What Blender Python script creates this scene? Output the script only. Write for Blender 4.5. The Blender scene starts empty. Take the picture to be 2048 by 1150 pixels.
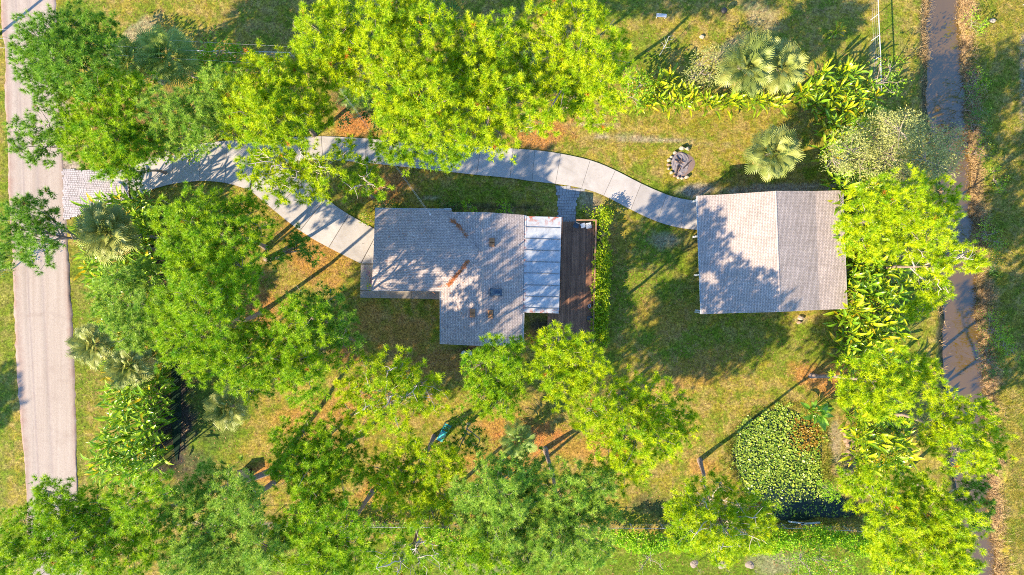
import bpy, math, random
import numpy as np
from mathutils import Vector, Matrix

rng = np.random.default_rng(7)
random.seed(7)
SC = bpy.context.scene
COL = SC.collection
R = math.radians

# ------------------------------------------------------------------ camera, sky, sun, exposure
S, H = 0.05, 68.0            # metres per photograph pixel on the ground, drone height
cam_d = bpy.data.cameras.new('camera'); cam = bpy.data.objects.new('camera', cam_d); COL.objects.link(cam)
cam.location = (0, 0, H); cam.rotation_euler = (0, 0, 0)
cam_d.sensor_width = 36; cam_d.lens = 36 * H / (2048 * S); cam_d.clip_start = .5; cam_d.clip_end = 3000
SC.camera = cam

SUN_EL, SHADOW_DIR = R(29), R(39)
world = bpy.data.worlds.new('World'); SC.world = world; world.use_nodes = True
wn = world.node_tree.nodes; wl = world.node_tree.links
sky = wn.new('ShaderNodeTexSky'); sky.sky_type = 'NISHITA'; sky.sun_disc = False
sky.sun_elevation = SUN_EL; sky.sun_rotation = R(231); sky.air_density = 1.0; sky.dust_density = 0; sky.ozone_density = 6
bg = wn['Background']; bg.inputs['Strength'].default_value = .15
wl.new(sky.outputs[0], bg.inputs[0])
sd = bpy.data.lights.new('sun', 'SUN'); sd.energy = 4.6; sd.angle = R(.5); sd.color = (1, .83, .60)
sun = bpy.data.objects.new('sun', sd); COL.objects.link(sun); sun.location = (-40, -30, 60)
sun.rotation_euler = Vector((math.cos(SHADOW_DIR) * math.cos(SUN_EL), math.sin(SHADOW_DIR) * math.cos(SUN_EL), -math.sin(SUN_EL))).to_track_quat('-Z', 'Y').to_euler()
SC.view_settings.view_transform = 'Standard'; SC.view_settings.look = 'None'
SC.view_settings.gamma = 1; SC.view_settings.use_curve_mapping = False
SC.view_settings.exposure = 2.0
SC.render.engine = 'CYCLES'; SC.cycles.max_bounces = 8; SC.cycles.diffuse_bounces = 5; SC.cycles.transmission_bounces = 4
SC.cycles.use_denoising = False; SC.cycles.filter_width = 1.0

# ------------------------------------------------------------------ helpers
def W(px, py, h=0.0):
    """point in the place that stands h metres up and is seen at this photograph pixel"""
    k = S * (1 - h / H)
    return np.array(((px - 1024) * k, (575 - py) * k, h))
def G(px, py): return (px - 1024) * S, (575 - py) * S

def tag(o, label=None, cat=None, group=None, kind=None):
    if label: o['label'] = label
    if cat: o['category'] = cat
    if group: o['group'] = group
    if kind: o['kind'] = kind
    return o

def empty(name, loc=(0, 0, 0), rz=0.0, label=None, cat=None, group=None):
    o = bpy.data.objects.new(name, None); COL.objects.link(o)
    o.location = tuple(float(c) for c in loc); o.rotation_euler = (0, 0, rz); o.empty_display_size = .3
    return tag(o, label, cat, group)

def np_mesh(name, V, F, mat, attr=None, uv=None, smooth=False, mats=None, midx=None):
    V = np.asarray(V, dtype=np.float32); F = np.asarray(F, dtype=np.int32)
    me = bpy.data.meshes.new(name)
    n, k = F.shape
    me.vertices.add(len(V)); me.vertices.foreach_set('co', V.ravel())
    me.loops.add(n * k); me.loops.foreach_set('vertex_index', F.ravel())
    me.polygons.add(n); me.polygons.foreach_set('loop_start', np.arange(0, n * k, k, dtype=np.int32))
    if midx is not None: me.polygons.foreach_set('material_index', np.asarray(midx, dtype=np.int32))
    me.update(calc_edges=True)
    for nm, a in (attr or {}).items():
        at = me.attributes.new(nm, 'FLOAT', 'POINT'); at.data.foreach_set('value', np.asarray(a, dtype=np.float32))
    for m in (mats or [mat]): me.materials.append(m)
    if smooth: me.polygons.foreach_set('use_smooth', np.ones(n, dtype=bool))
    return me

def link(name, me, parent=None, loc=None):
    o = bpy.data.objects.new(name, me); COL.objects.link(o)
    if parent is not None: o.parent = parent
    if loc is not None: o.location = tuple(float(c) for c in loc)
    return o

class MB:
    """collects polygons of any size; build() links them as one mesh object"""
    def __init__(s): s.v = []; s.f = []; s.n = 0; s.uv = []
    def add(s, V, F):
        V = [tuple(map(float, p)) for p in V]
        s.f += [tuple(i + s.n for i in f) for f in F]; s.v += V; s.n += len(V); return s
    def box(s, x0, x1, y0, y1, z0, z1):
        V = [(x, y, z) for z in (z0, z1) for y in (y0, y1) for x in (x0, x1)]
        return s.add(V, [(0, 2, 3, 1), (4, 5, 7, 6), (0, 1, 5, 4), (2, 6, 7, 3), (0, 4, 6, 2), (1, 3, 7, 5)])
    def prism(s, top, thick=None, zbot=None):
        """closed polygon of 3-D points (counter-clockwise from above) carried down"""
        n = len(top); bot = [(p[0], p[1], p[2] - thick if zbot is None else zbot) for p in top]
        F = [tuple(range(n)), tuple(range(2 * n - 1, n - 1, -1))] + [(i, n + i, n + (i + 1) % n, (i + 1) % n) for i in range(n)]
        return s.add(list(top) + bot, F)
    def tube(s, P, rad, k=6, cap=True):
        V, F = tube(P, rad, k)
        s.add(V, F.tolist())
        if cap:
            a = s.n - len(V); b = s.n - k
            s.f.append(tuple(range(a, a + k))); s.f.append(tuple(range(s.n - 1, b - 1, -1)))
        return s
    def lathe(s, prof, k=12, c=(0, 0, 0)):
        V = []; 
        for r, z in prof:
            for i in range(k): a = 2 * math.pi * i / k; V.append((c[0] + r * math.cos(a), c[1] + r * math.sin(a), c[2] + z))
        F = [(j * k + i, j * k + (i + 1) % k, (j + 1) * k + (i + 1) % k, (j + 1) * k + i) for j in range(len(prof) - 1) for i in range(k)]
        F.append(tuple(range(k - 1, -1, -1))); F.append(tuple(range((len(prof) - 1) * k, len(prof) * k)))
        return s.add(V, F)
    def build(s, name, mat, parent=None, world=True, smooth=False, bevel=0):
        off = Vector((0, 0, 0))
        if parent is not None and world:
            q = parent
            while q is not None: off = off + q.location; q = q.parent
        me = bpy.data.meshes.new(name)
        me.from_pydata([(x - off[0], y - off[1], z - off[2]) for x, y, z in s.v], [], s.f)
        me.materials.append(mat)
        if smooth: me.polygons.foreach_set('use_smooth', np.ones(len(me.polygons), dtype=bool))
        me.update()
        o = link(name, me, parent)
        if bevel:
            b = o.modifiers.new('bevel', 'BEVEL'); b.width = bevel; b.segments = 2; b.limit_method = 'ANGLE'
        return o

def tube(P, rad, k=5):
    P = np.asarray(P, float); n = len(P); rad = np.broadcast_to(np.asarray(rad, float), (n,))
    T = np.gradient(P, axis=0); T /= np.linalg.norm(T, axis=1, keepdims=True) + 1e-9
    ref = np.array((0, 0, 1.)) if abs(T[:, 2]).mean() < .75 else np.array((1., 0, 0))
    U = np.cross(T, ref); U /= np.linalg.norm(U, axis=1, keepdims=True) + 1e-9
    B = np.cross(T, U); a = np.arange(k) * 2 * np.pi / k
    V = P[:, None] + rad[:, None, None] * (np.cos(a)[None, :, None] * U[:, None] + np.sin(a)[None, :, None] * B[:, None])
    i = np.arange(n - 1)[:, None] * k; j = np.arange(k)[None]; j2 = (j + 1) % k
    F = np.stack([i + j, i + j2, i + k + j2, i + k + j], -1).reshape(-1, 4)
    return V.reshape(-1, 3), F

def unit(n):
    v = rng.normal(size=(n, 3)); return v / (np.linalg.norm(v, axis=1, keepdims=True) + 1e-9)
def nrm(v): return v / (np.linalg.norm(v, axis=-1, keepdims=True) + 1e-9)

def vnoise(x, y, sc, seed=0):
    """smooth value noise, 0..1"""
    g = np.random.default_rng(seed).random((128, 128))
    u = x / sc + 1000.3; v = y / sc + 1000.7
    i = np.floor(u).astype(int); j = np.floor(v).astype(int); fu = u - i; fv = v - j
    fu = fu * fu * (3 - 2 * fu); fv = fv * fv * (3 - 2 * fv); i %= 127; j %= 127
    return (g[i, j] * (1 - fu) + g[i + 1, j] * fu) * (1 - fv) + (g[i, j + 1] * (1 - fu) + g[i + 1, j + 1] * fu) * fv

# ------------------------------------------------------------------ materials
class Mat:
    def __init__(s, name):
        s.m = bpy.data.materials.new(name); s.m.use_nodes = True
        s.t = s.m.node_tree; s.N = s.t.nodes; s.b = s.N['Principled BSDF']; s.out = s.N['Material Output']
    def new(s, t, **kw):
        n = s.N.new(t)
        for k, v in kw.items(): setattr(n, k, v)
        return n
    def L(s, a, b): s.t.links.new(a, b)
    def set(s, n, i, v):
        if hasattr(v, 'is_output'): s.L(v, n.inputs[i])
        else: n.inputs[i].default_value = v if not (isinstance(v, tuple) and len(v) == 3 and n.inputs[i].type == 'RGBA') else v + (1,)
    def coord(s, kind='Object'): return s.new('ShaderNodeTexCoord').outputs[kind]
    def noise(s, vec, scale, detail=3, rough=.6, dist=0):
        n = s.new('ShaderNodeTexNoise'); s.L(vec, n.inputs['Vector']); n.inputs['Scale'].default_value = scale
        n.inputs['Detail'].default_value = detail; n.inputs['Roughness'].default_value = rough; n.inputs['Distortion'].default_value = dist
        return n.outputs['Fac']
    def mapping(s, vec, scale=(1, 1, 1), rot=(0, 0, 0)):
        n = s.new('ShaderNodeMapping'); s.L(vec, n.inputs['Vector']); n.inputs['Scale'].default_value = scale; n.inputs['Rotation'].default_value = rot
        return n.outputs[0]
    def ramp(s, fac, stops):
        n = s.new('ShaderNodeValToRGB'); s.L(fac, n.inputs[0]); e = n.color_ramp.elements
        while len(e) < len(stops): e.new(.5)
        for q, (p, c) in zip(e, stops):
            q.position = p; q.color = (c, c, c, 1) if not isinstance(c, tuple) else c + (1,)
        return n.outputs[0]
    def mix(s, fac, a, b, mode='MIX'):
        n = s.new('ShaderNodeMix', data_type='RGBA', blend_type=mode)
        s.set(n, 0, fac); s.set(n, 6, a); s.set(n, 7, b); return n.outputs[2]
    def attr(s, name):
        return s.new('ShaderNodeAttribute', attribute_name=name).outputs['Fac']
    def math(s, op, a, b=0.0):
        n = s.new('ShaderNodeMath', operation=op); s.set(n, 0, a); s.set(n, 1, b); return n.outputs[0]
    def bump(s, h, strength=.3, dist=.02):
        n = s.new('ShaderNodeBump'); s.L(h, n.inputs['Height']); n.inputs['Strength'].default_value = strength; n.inputs['Distance'].default_value = dist
        s.L(n.outputs[0], s.b.inputs['Normal']); return n.outputs[0]
    def fin(s, col, rough=.8, spec=.3, metal=0):
        s.set(s.b, 'Base Color', col); s.set(s.b, 'Roughness', rough); s.set(s.b, 'Specular IOR Level', spec); s.set(s.b, 'Metallic', metal)
        return s.m

def plain(name, col, rough=.7, spec=.3, var=.25, scale=6.0, metal=0, bump=0.0):
    m = Mat(name); c = m.coord(); n = m.noise(c, scale, 4)
    lo = tuple(x * (1 - var) for x in col); hi = tuple(min(1, x * (1 + var)) for x in col)
    o = m.mix(n, lo, hi)
    if bump: m.bump(n, bump)
    return m.fin(o, rough, spec, metal)

def foliage(name, c1, c2, c3=None, trans=.4, rough=.45, spec=.25, obj_random=False, dead=None):
    """leaf colours: c1..c2 mixed by the leaf's own number, a few dead ones"""
    m = Mat(name)
    if obj_random:
        r = m.new('ShaderNodeObjectInfo').outputs['Random']
    else:
        r = m.attr('rnd')
    col = m.mix(r, c1, c2)
    if obj_random:
        n = m.noise(m.coord(), 3.0, 2); col = m.mix(m.math('MULTIPLY', n, .5), col, c3 or c2)
    if dead:
        col = m.mix(m.ramp(r, [(.955, 0.0), (.96, 1.0)]), col, dead)
    m.fin(col, rough, spec)
    tr = m.new('ShaderNodeBsdfTranslucent'); m.L(col, tr.inputs[0])
    mx = m.new('ShaderNodeMixShader'); mx.inputs[0].default_value = trans
    m.L(m.b.outputs[0], mx.inputs[1]); m.L(tr.outputs[0], mx.inputs[2]); m.L(mx.outputs[0], m.out.inputs[0])
    return m.m

# --- ground
def ground_mat():
    m = Mat('lawn'); c = m.coord()
    n1 = m.noise(c, .35, 4, .6, .4); n2 = m.noise(c, 2.2, 4, .7); n3 = m.noise(c, 9, 3, .75); n4 = m.noise(c, 26, 2, .8)
    base = m.mix(m.ramp(n1, [(.35, 0.0), (.65, 1.0)]), (.185, .155, .014), (.275, .200, .042))
    base = m.mix(m.attr('lush_and_shade'), base, m.mix(n2, (.065, .115, .005), (.125, .145, .009)))
    base = m.mix(m.ramp(n2, [(.42, 0.0), (.62, .75)]), base, m.mix(n1, (.140, .145, .008), (.205, .162, .014)))
    n6 = m.noise(c, .9, 5, .7, .8); base = m.mix(m.ramp(n6, [(.45, 0.0), (.58, .9)]), base, m.mix(n3, (.195, .140, .032), (.285, .210, .070)))
    n7 = m.noise(c, .55, 5, .7, .5); base = m.mix(m.ramp(n7, [(.47, 0.0), (.60, .9)]), base, m.mix(n3, (.075, .120, .006), (.140, .165, .012)))
    base = m.mix(m.math('MULTIPLY', m.attr('lush_and_shade'), .75), base, m.mix(n2, (.045, .115, .004), (.105, .165, .008)))
    straw = m.mix(n3, (.28, .095, .020), (.40, .185, .055))
    base = m.mix(m.attr('straw'), base, straw)
    sand = m.mix(n3, (.22, .165, .12), (.32, .26, .21))
    base = m.mix(m.attr('sand'), base, sand)
    soil_and_shade = m.mix(n3, (.020, .017, .015), (.055, .046, .038))
    base = m.mix(m.attr('soil_and_shade'), base, soil_and_shade)
    dry = m.mix(n3, (.21, .125, .055), (.33, .22, .125))
    base = m.mix(m.attr('dry'), base, dry)
    n8 = m.noise(c, 4.2, 3, .75); base = m.mix(1.0, base, m.ramp(n8, [(.32, .5), (.68, 1.65)]), 'MULTIPLY'); base = m.mix(1.0, base, m.ramp(m.noise(c, 1.6, 4, .7), [(.32, .72), (.68, 1.25)]), 'MULTIPLY')
    sp = m.mix(.5, m.ramp(n3, [(.3, .3), (.72, 1.5)]), m.ramp(n4, [(.3, .2), (.72, 1.65)]))
    base = m.mix(1.0, base, sp, 'MULTIPLY')
    h = m.math('ADD', n3, n4); m.bump(h, .6, .06)
    return m.fin(base, .9, .1)

def road_mat():
    m = Mat('shell_road'); c = m.coord()
    st = m.mapping(c, (1.6, .04, 1), (0, 0, R(-2.5)))
    s1 = m.noise(st, 1.5, 4, .7); s2 = m.noise(c, 6, 4, .8); s3 = m.noise(c, 1.0, 3, .6)
    col = m.mix(m.ramp(s1, [(.3, 0.0), (.7, 1.0)]), (.262, .212, .170), (.312, .262, .216))
    col = m.mix(m.ramp(s2, [(.56, 0.0), (.70, .5)]), col, (.19, .13, .105))
    col = m.mix(m.math('MULTIPLY', m.attr('edge'), m.ramp(s3, [(.3, .2), (.6, 1.0)])), col, (.21, .13, .10))
    col = m.mix(m.math('MULTIPLY', m.attr('track'), m.ramp(s3, [(.2, .5), (.7, .95)])), col, (.17, .14, .13))
    s4 = m.noise(c, .5, 4, .65, .8); col = m.mix(m.ramp(s4, [(.52, 0.0), (.75, .4)]), col, (.20, .15, .12)); s5 = m.noise(c, 22, 2, .8); col = m.mix(1.0, col, m.ramp(s5, [(.3, .8), (.7, 1.2)]), 'MULTIPLY')
    m.bump(s2, .4, .03); return m.fin(col, .95, .1)

def concrete_mat(name='concrete', a=(.285, .260, .235), b=(.35, .325, .30)):
    m = Mat(name); c = m.coord()
    n1 = m.noise(c, .7, 5, .6, .5); n2 = m.noise(c, 7, 5, .7); n3 = m.noise(c, 40, 2, .6)
    col = m.mix(m.ramp(n1, [(.3, 0.0), (.7, 1.0)]), a, b)
    col = m.mix(m.ramp(n2, [(.56, 0.0), (.75, .35)]), col, tuple(x * .5 for x in a))
    n5 = m.noise(c, .45, 5, .7, 1.2); col = m.mix(m.ramp(n5, [(.52, 0.0), (.70, .45)]), col, tuple(x * .6 for x in a))
    rv = m.new('ShaderNodeObjectInfo').outputs['Random']
    col = m.mix(1.0, col, m.ramp(rv, [(0, .86), (1, 1.08)]), 'MULTIPLY')
    m.bump(n3, .2, .01); return m.fin(col, .85, .25)

def shingle_mat(name, a, b, row=.15):
    m = Mat(name); uv = m.coord('UV')
    br = m.new('ShaderNodeTexBrick'); m.L(uv, br.inputs['Vector']); br.offset = .5
    br.inputs['Scale'].default_value = 1; br.inputs['Brick Width'].default_value = .27; br.inputs['Row Height'].default_value = row
    br.inputs['Mortar Size'].default_value = .016; br.inputs['Mortar Smooth'].default_value = .4; br.inputs['Bias'].default_value = -.1
    br.inputs['Color1'].default_value = a + (1,); br.inputs['Color2'].default_value = b + (1,)
    br.inputs['Mortar'].default_value = tuple(x * .52 for x in a) + (1,)
    n = m.noise(uv, .6, 4, .6); n2 = m.noise(m.mapping(uv, (1, 6, 1)), 3, 3, .7)
    col = m.mix(1.0, br.outputs[0], m.ramp(n, [(.3, .84), (.7, 1.12)]), 'MULTIPLY')
    col = m.mix(m.ramp(n2, [(.5, 0.0), (.8, .3)]), col, tuple(x * .55 for x in a))
    n3 = m.noise(m.mapping(uv, (2.2, .25, 1)), 1.3, 4, .7, .3); col = m.mix(m.ramp(n3, [(.50, 0.0), (.78, .45)]), col, tuple(x * .5 for x in a))
    n4 = m.noise(uv, 9, 2, .7); col = m.mix(1.0, col, m.ramp(n4, [(.3, .78), (.7, 1.2)]), 'MULTIPLY')
    m.bump(m.math('SUBTRACT', 1.0, br.outputs['Fac']), .5, .02)
    return m.fin(col, .9, .2)

def wood_mat(name, a, b):
    m = Mat(name); c = m.coord()
    g = m.noise(m.mapping(c, (14, .6, 4)), 1, 4, .7); n = m.noise(c, 1.3, 3)
    rv = m.new('ShaderNodeObjectInfo').outputs['Random']
    col = m.mix(g, a, b); col = m.mix(m.ramp(n, [(.4, 0.0), (.75, .5)]), col, tuple(x * .55 for x in a))
    col = m.mix(1.0, col, m.ramp(rv, [(0, .72), (1, 1.22)]), 'MULTIPLY')
    m.bump(g, .25, .01); return m.fin(col, .75, .3)

def bark_mat(name, a, b):
    m = Mat(name); c = m.coord()
    v = m.new('ShaderNodeTexVoronoi'); m.L(m.mapping(c, (5, 5, 1.6)), v.inputs['Vector']); v.inputs['Scale'].default_value = 2
    n = m.noise(c, 4, 4, .7); col = m.mix(n, a, b); col = m.mix(m.ramp(v.outputs['Distance'], [(.1, .6), (.4, 0.0)]), col, tuple(x * .4 for x in a))
    m.bump(v.outputs['Distance'], .6, .04); return m.fin(col, .95, .1)

def water_mat(name, deep, rough=.06, ior=1.8):
    m = Mat(name); c = m.coord(); n = m.noise(c, .25, 4, .6, .6); n2 = m.noise(m.mapping(c, (3, 1.2, 1)), 3.0, 3, .6)
    m.bump(n2, .10, .03); m.b.inputs['IOR'].default_value = ior
    return m.fin(m.mix(n, tuple(x * .75 for x in deep), tuple(x * 1.2 for x in deep)), rough, .5)

def metal_roof_mat():
    m = Mat('white_painted_metal'); c = m.coord(); n = m.noise(c, 1.6, 5, .65, .8); n2 = m.noise(c, 9, 3, .6)
    col = m.mix(m.ramp(n, [(.35, 0.0), (.7, 1.0)]), (.27, .28, .29), (.40, .41, .42))
    col = m.mix(m.ramp(n2, [(.62, 0.0), (.78, .35)]), col, (.36, .33, .30))
    rust = m.math('MULTIPLY', m.attr('edge'), m.ramp(m.noise(c, 2.5, 3), [(.5, 0.0), (.58, 1.0)]))
    col = m.mix(rust, col, (.30, .09, .045))
    return m.fin(col, .5, .4)

M = {}
M['lawn'] = ground_mat(); M['road'] = road_mat(); M['concrete'] = concrete_mat()
M['walk'] = concrete_mat('walk_concrete', (.235, .20, .16), (.30, .26, .21))
M['paver'] = concrete_mat('paver', (.26, .225, .215), (.37, .335, .325)); M['paver_grey'] = concrete_mat('paver_grey', (.21, .205, .205), (.34, .33, .32))
M['joint_grey'] = plain('joint_filler', (.115, .10, .085), .95)
M['joint'] = plain('joint_sand', (.16, .13, .10), .95)
M['shingle'] = shingle_mat('pinkish_shingle', (.31, .255, .23), (.41, .345, .31), .16)
M['barn_shingle'] = shingle_mat('tan_shingle', (.32, .26, .222), (.415, .34, .295), .14)
M['cap'] = plain('cap_shingle', (.30, .245, .215), .9, .2, .3, 9)
M['white_metal'] = metal_roof_mat(); M['white'] = plain('white_paint', (.45, .45, .44), .5, .4, .08)
M['stucco'] = plain('stucco', (.40, .35, .28), .9, .2, .12, 20, bump=.2); M['siding'] = plain('barn_siding', (.42, .36, .30), .8, .2, .15, 5)
M['deck'] = wood_mat('deck_wood', (.17, .078, .042), (.28, .145, .082)); M['rail'] = wood_mat('rail_wood', (.20, .10, .05), (.28, .155, .09))
M['glass'] = Mat('glass').fin((.05, .07, .09), .05, .8); M['dark'] = plain('dark_metal', (.05, .06, .07), .4, .5)
M['sky_glass'] = Mat('skylight_dome').fin((.015, .035, .065), .2, .4)
M['terracotta'] = plain('tan_vent_metal', (.26, .12, .05), .6, .3, .2); M['seam'] = plain('grey_seam', (.13, .13, .14), .5, .4)
M['straw'] = foliage('fallen_needles', (.30, .085, .02), (.48, .17, .05), trans=.1)
M['bark'] = bark_mat('pine_bark', (.15, .105, .08), (.25, .19, .155)); M['twig'] = plain('pale_twig', (.25, .20, .165), .9, .1, .35, 8)
M['twig_pale'] = plain('bleached_twig', (.36, .30, .25), .9, .1, .3, 8)
M['palm_bark'] = bark_mat('palm_bark', (.18, .155, .135), (.28, .25, .22))
M['pine_y'] = foliage('pine_yellow', (.185, .345, .002), (.510, .580, .004), trans=.27, dead=(.45, .15, .02))
M['pine_g'] = foliage('pine_green', (.120, .290, .003), (.370, .500, .007), trans=.27, dead=(.42, .16, .03))
M['pine_d'] = foliage('pine_deep', (.080, .205, .010), (.220, .380, .022), trans=.27, dead=(.3, .15, .04))
M['pine_b'] = foliage('pine_pale', (.130, .280, .016), (.360, .490, .050), trans=.27, dead=(.4, .19, .05))
M['frond'] = foliage('fan_frond', (.120, .230, .040), (.300, .390, .085), (.21, .30, .05), trans=.35, rough=.45, spec=.3, obj_random=True)
M['frond_silver'] = foliage('silver_frond', (.115, .170, .032), (.330, .345, .088), (.24, .27, .05), trans=.25, rough=.45, spec=.3, obj_random=True)
M['frond_dead'] = foliage('dead_frond', (.42, .27, .07), (.52, .40, .14), (.5, .36, .1), trans=.3, obj_random=True)
M['trop_g'] = foliage('broad_leaf', (.095, .260, .010), (.38, .50, .025), (.25, .40, .02), trans=.4, rough=.32, spec=.5, obj_random=True)
M['trop_y'] = foliage('yellow_broad_leaf', (.12, .29, .006), (.50, .49, .010), (.33, .42, .010), trans=.4, rough=.35, spec=.45, obj_random=True)
M['banana'] = foliage('banana_leaf', (.07, .25, .015), (.20, .42, .03), (.28, .42, .03), trans=.45, rough=.35, spec=.5, obj_random=True)
M['willow'] = foliage('grey_leaf', (.20, .225, .055), (.46, .46, .150), trans=.3)
M['leaf_g'] = foliage('shrub_leaf', (.11, .27, .010), (.32, .47, .025), trans=.45, dead=(.45, .22, .04))
M['leaf_l'] = foliage('lime_leaf', (.15, .37, .008), (.40, .58, .025), trans=.45)
M['leaf_d'] = foliage('dark_leaf', (.045, .130, .020), (.14, .26, .04), trans=.4)
M['leaf_y'] = foliage('croton_leaf', (.085, .250, .008), (.46, .50, .010), trans=.35)
M['flower_p'] = foliage('purple_flower', (.10, .04, .12), (.25, .12, .28), trans=.2)
M['orange_leaf'] = foliage('orange_leaf', (.50, .36, .01), (.62, .40, .015), (.6, .45, .02), trans=.4, obj_random=True)
M['pad'] = foliage('lily_pad', (.075, .175, .004), (.40, .47, .045), trans=.25, rough=.35, spec=.5)
M['pad_brown'] = foliage('brown_lily_pad', (.20, .09, .010), (.33, .22, .025), trans=.2, rough=.4)
M['dry_grass'] = foliage('dry_grass', (.24, .15, .055), (.50, .36, .18), trans=.25)
M['field_grass'] = foliage('field_grass', (.10, .16, .008), (.34, .28, .05), trans=.3)
M['lawn_blade'] = foliage('lawn_blade', (.10, .17, .006), (.30, .25, .03), trans=.3)
M['litter'] = foliage('litter', (.16, .065, .02), (.42, .24, .09), trans=.1)
M['mulch'] = plain('grey_mulch', (.21, .17, .135), .95, .1, .45, 9, bump=.5)
M['water'] = water_mat('canal_water', (.090, .050, .0003), .05, 2.25); M['pond_water'] = water_mat('pond_water', (.012, .024, .016), .15, 1.3)
M['stone'] = plain('pale_stone', (.31, .25, .18), .85, .2, .3, 5, bump=.3); M['rock'] = plain('brown_stone', (.23, .15, .10), .9, .2, .35, 5, bump=.3)
M['ash'] = plain('ash', (.17, .15, .155), .95, .1, .55, 14, bump=.5); M['char'] = plain('charred_wood', (.035, .028, .03), .8, .2, .4, 10)
M['earth'] = plain('bare_earth', (.17, .12, .10), .95, .1, .3, 8, bump=.3)
M['teal'] = plain('teal_plastic', (.012, .24, .23), .35, .5, .12, 4); M['navy'] = plain('navy_plastic', (.004, .005, .010), .6, .2, .2, 4)
M['black'] = plain('black_iron', (.012, .012, .014), .6, .3, .2, 6)
M['galv'] = plain('galvanised_pipe', (.36, .37, .38), .4, .5, .1, 5); M['wire'] = plain('wire', (.30, .30, .31), .5, .4, .05)
M['creosote'] = plain('creosoted_pole', (.14, .10, .075), .9, .1, .3, 6)

# ------------------------------------------------------------------ the setting
CY = np.array([-400, 0, 100, 200, 300, 400, 600, 800, 1000, 1150, 1600])                 # canal banks: photograph rows
CL = np.array([1872, 1872, 1870, 1870, 1890, 1902, 1905, 1908, 1932, 1952, 2018])        # water's edge, house side
CR = np.array([1922, 1922, 1928, 1938, 1944, 1948, 1962, 1973, 1982, 1995, 2052])        # water's edge, field side
POND = np.array([(1466, 905), (1476, 870), (1500, 842), (1530, 822), (1570, 812), (1605, 828), (1638, 850), (1648, 890), (1644, 930), (1650, 965), (1690, 1000), (1718, 1030), (1640, 1036), (1540, 1036), (1505, 1000), (1478, 950)], float)

def pond_dist(px, py):
    """about how many pixels inside the pond outline (negative outside)"""
    c = np.array((1570, 925.)); th = np.arctan2(py - c[1], px - c[0]); r = np.hypot(px - c[0], py - c[1])
    pt = np.arctan2(POND[:, 1] - c[1], POND[:, 0] - c[0]); pr = np.hypot(POND[:, 0] - c[0], POND[:, 1] - c[1])
    o = np.argsort(pt); return np.interp(th, pt[o], pr[o], period=2 * np.pi) - r

def terrain(x, y):
    px = x / S + 1024; py = 575 - y / S
    wob = (vnoise(x, y, 1.2, 3) - .5) * 12
    l = np.interp(py, CY, CL) + wob; r = np.interp(py, CY, CR) - wob * 1.3
    z = (vnoise(x, y, 6, 1) - .5) * .10
    d = np.minimum(px - (l - 34), (r + 30) - px)            # pixels inside the top of the banks
    z = z - np.clip(d / 42, 0, 1) ** 1.2 * 1.3
    sw = np.exp(-((px - 348) / 22) ** 2) * np.clip((py - 430) / 40, 0, 1) * np.clip((960 - py) / 40, 0, 1); z = z - .5 * sw
    pd = pond_dist(px, py)
    return z - np.clip((pd + 6) / 18, 0, 1) * .5

def blob(px, py, lst, seed, edge=.45):
    x, y = px * S, py * S; n = (vnoise(x, y, .9, seed) - .5) * .7 + (vnoise(x, y, .35, seed + 1) - .5) * .5
    out = np.zeros_like(px)
    for (cx, cy, rx, ry, a, s) in lst:
        ca, sa = math.cos(R(a)), math.sin(R(a)); dx, dy = px - cx, py - cy
        d = np.hypot((dx * ca + dy * sa) / rx, (-dx * sa + dy * ca) / ry)
        out = np.maximum(out, s * np.clip((1 - d + n * .8) / edge, 0, 1))
    return out

def axis(lo, hi, step, far):
    a = np.arange(lo, hi + step / 2, step); return np.concatenate([-np.array(far[::-1]) , a, np.array(far)])
gx = axis(-54, 54, .32, [58, 66, 80, 110, 170, 300, 600]); gy = axis(-31.04, 31.04, .32, [35, 42, 55, 80, 130, 250, 600])
X, Y = np.meshgrid(gx, gy); x = X.ravel(); y = Y.ravel(); px = x / S + 1024; py = 575 - y / S
z = terrain(x, y)
# keep the sheet under the road, the drives and the buildings level
nx, ny = len(gx), len(gy); i = (np.arange(ny - 1)[:, None] * nx + np.arange(nx - 1)[None]).ravel()
F = np.stack([i, i + 1, i + nx + 1, i + nx], -1)
straw = blob(px, py, [(800, 670, 80, 50, 20, .5), (900, 730, 120, 30, 0, .55), (740, 640, 50, 40, 0, .5), (1400, 740, 110, 40, -20, .35), (1240, 480, 40, 50, 0, .3), (1330, 640, 70, 50, 0, .3), (640, 830, 120, 40, -10, .45), (1000, 850, 60, 30, 0, .5), (1180, 900, 60, 30, 0, .5), (630, 500, 95, 60, 40, .55), (520, 610, 45, 60, 0, .7), (705, 240, 40, 45, 0, .95), (770, 375, 70, 35, -10, .85), (1085, 275, 75, 32, -15, .8), (1110, 250, 60, 30, 0, .5),
    (1055, 875, 85, 38, -10, 1), (1010, 935, 90, 30, -20, .55), (745, 800, 60, 45, 0, .6), (700, 700, 35, 30, 0, .8), (830, 790, 30, 20, 0, .7), (545, 945, 45, 25, 0, .7), (1640, 760, 70, 30, 20, .75), (430, 590, 60, 60, 0, .4), (960, 920, 50, 25, 0, .45),
    (1690, 740, 40, 40, 0, .7), (740, 985, 30, 25, 0, .6), (1405, 935, 35, 25, 0, .5), (640, 880, 70, 40, 0, .3), (60, 530, 20, 20, 0, .3), (1075, 670, 35, 30, 0, .6), (960, 700, 70, 14, 0, .7), (880, 300, 200, 60, 0, .45), (250, 250, 120, 90, 0, .5), (1030, 330, 40, 20, 0, .4)], 11)
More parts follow.
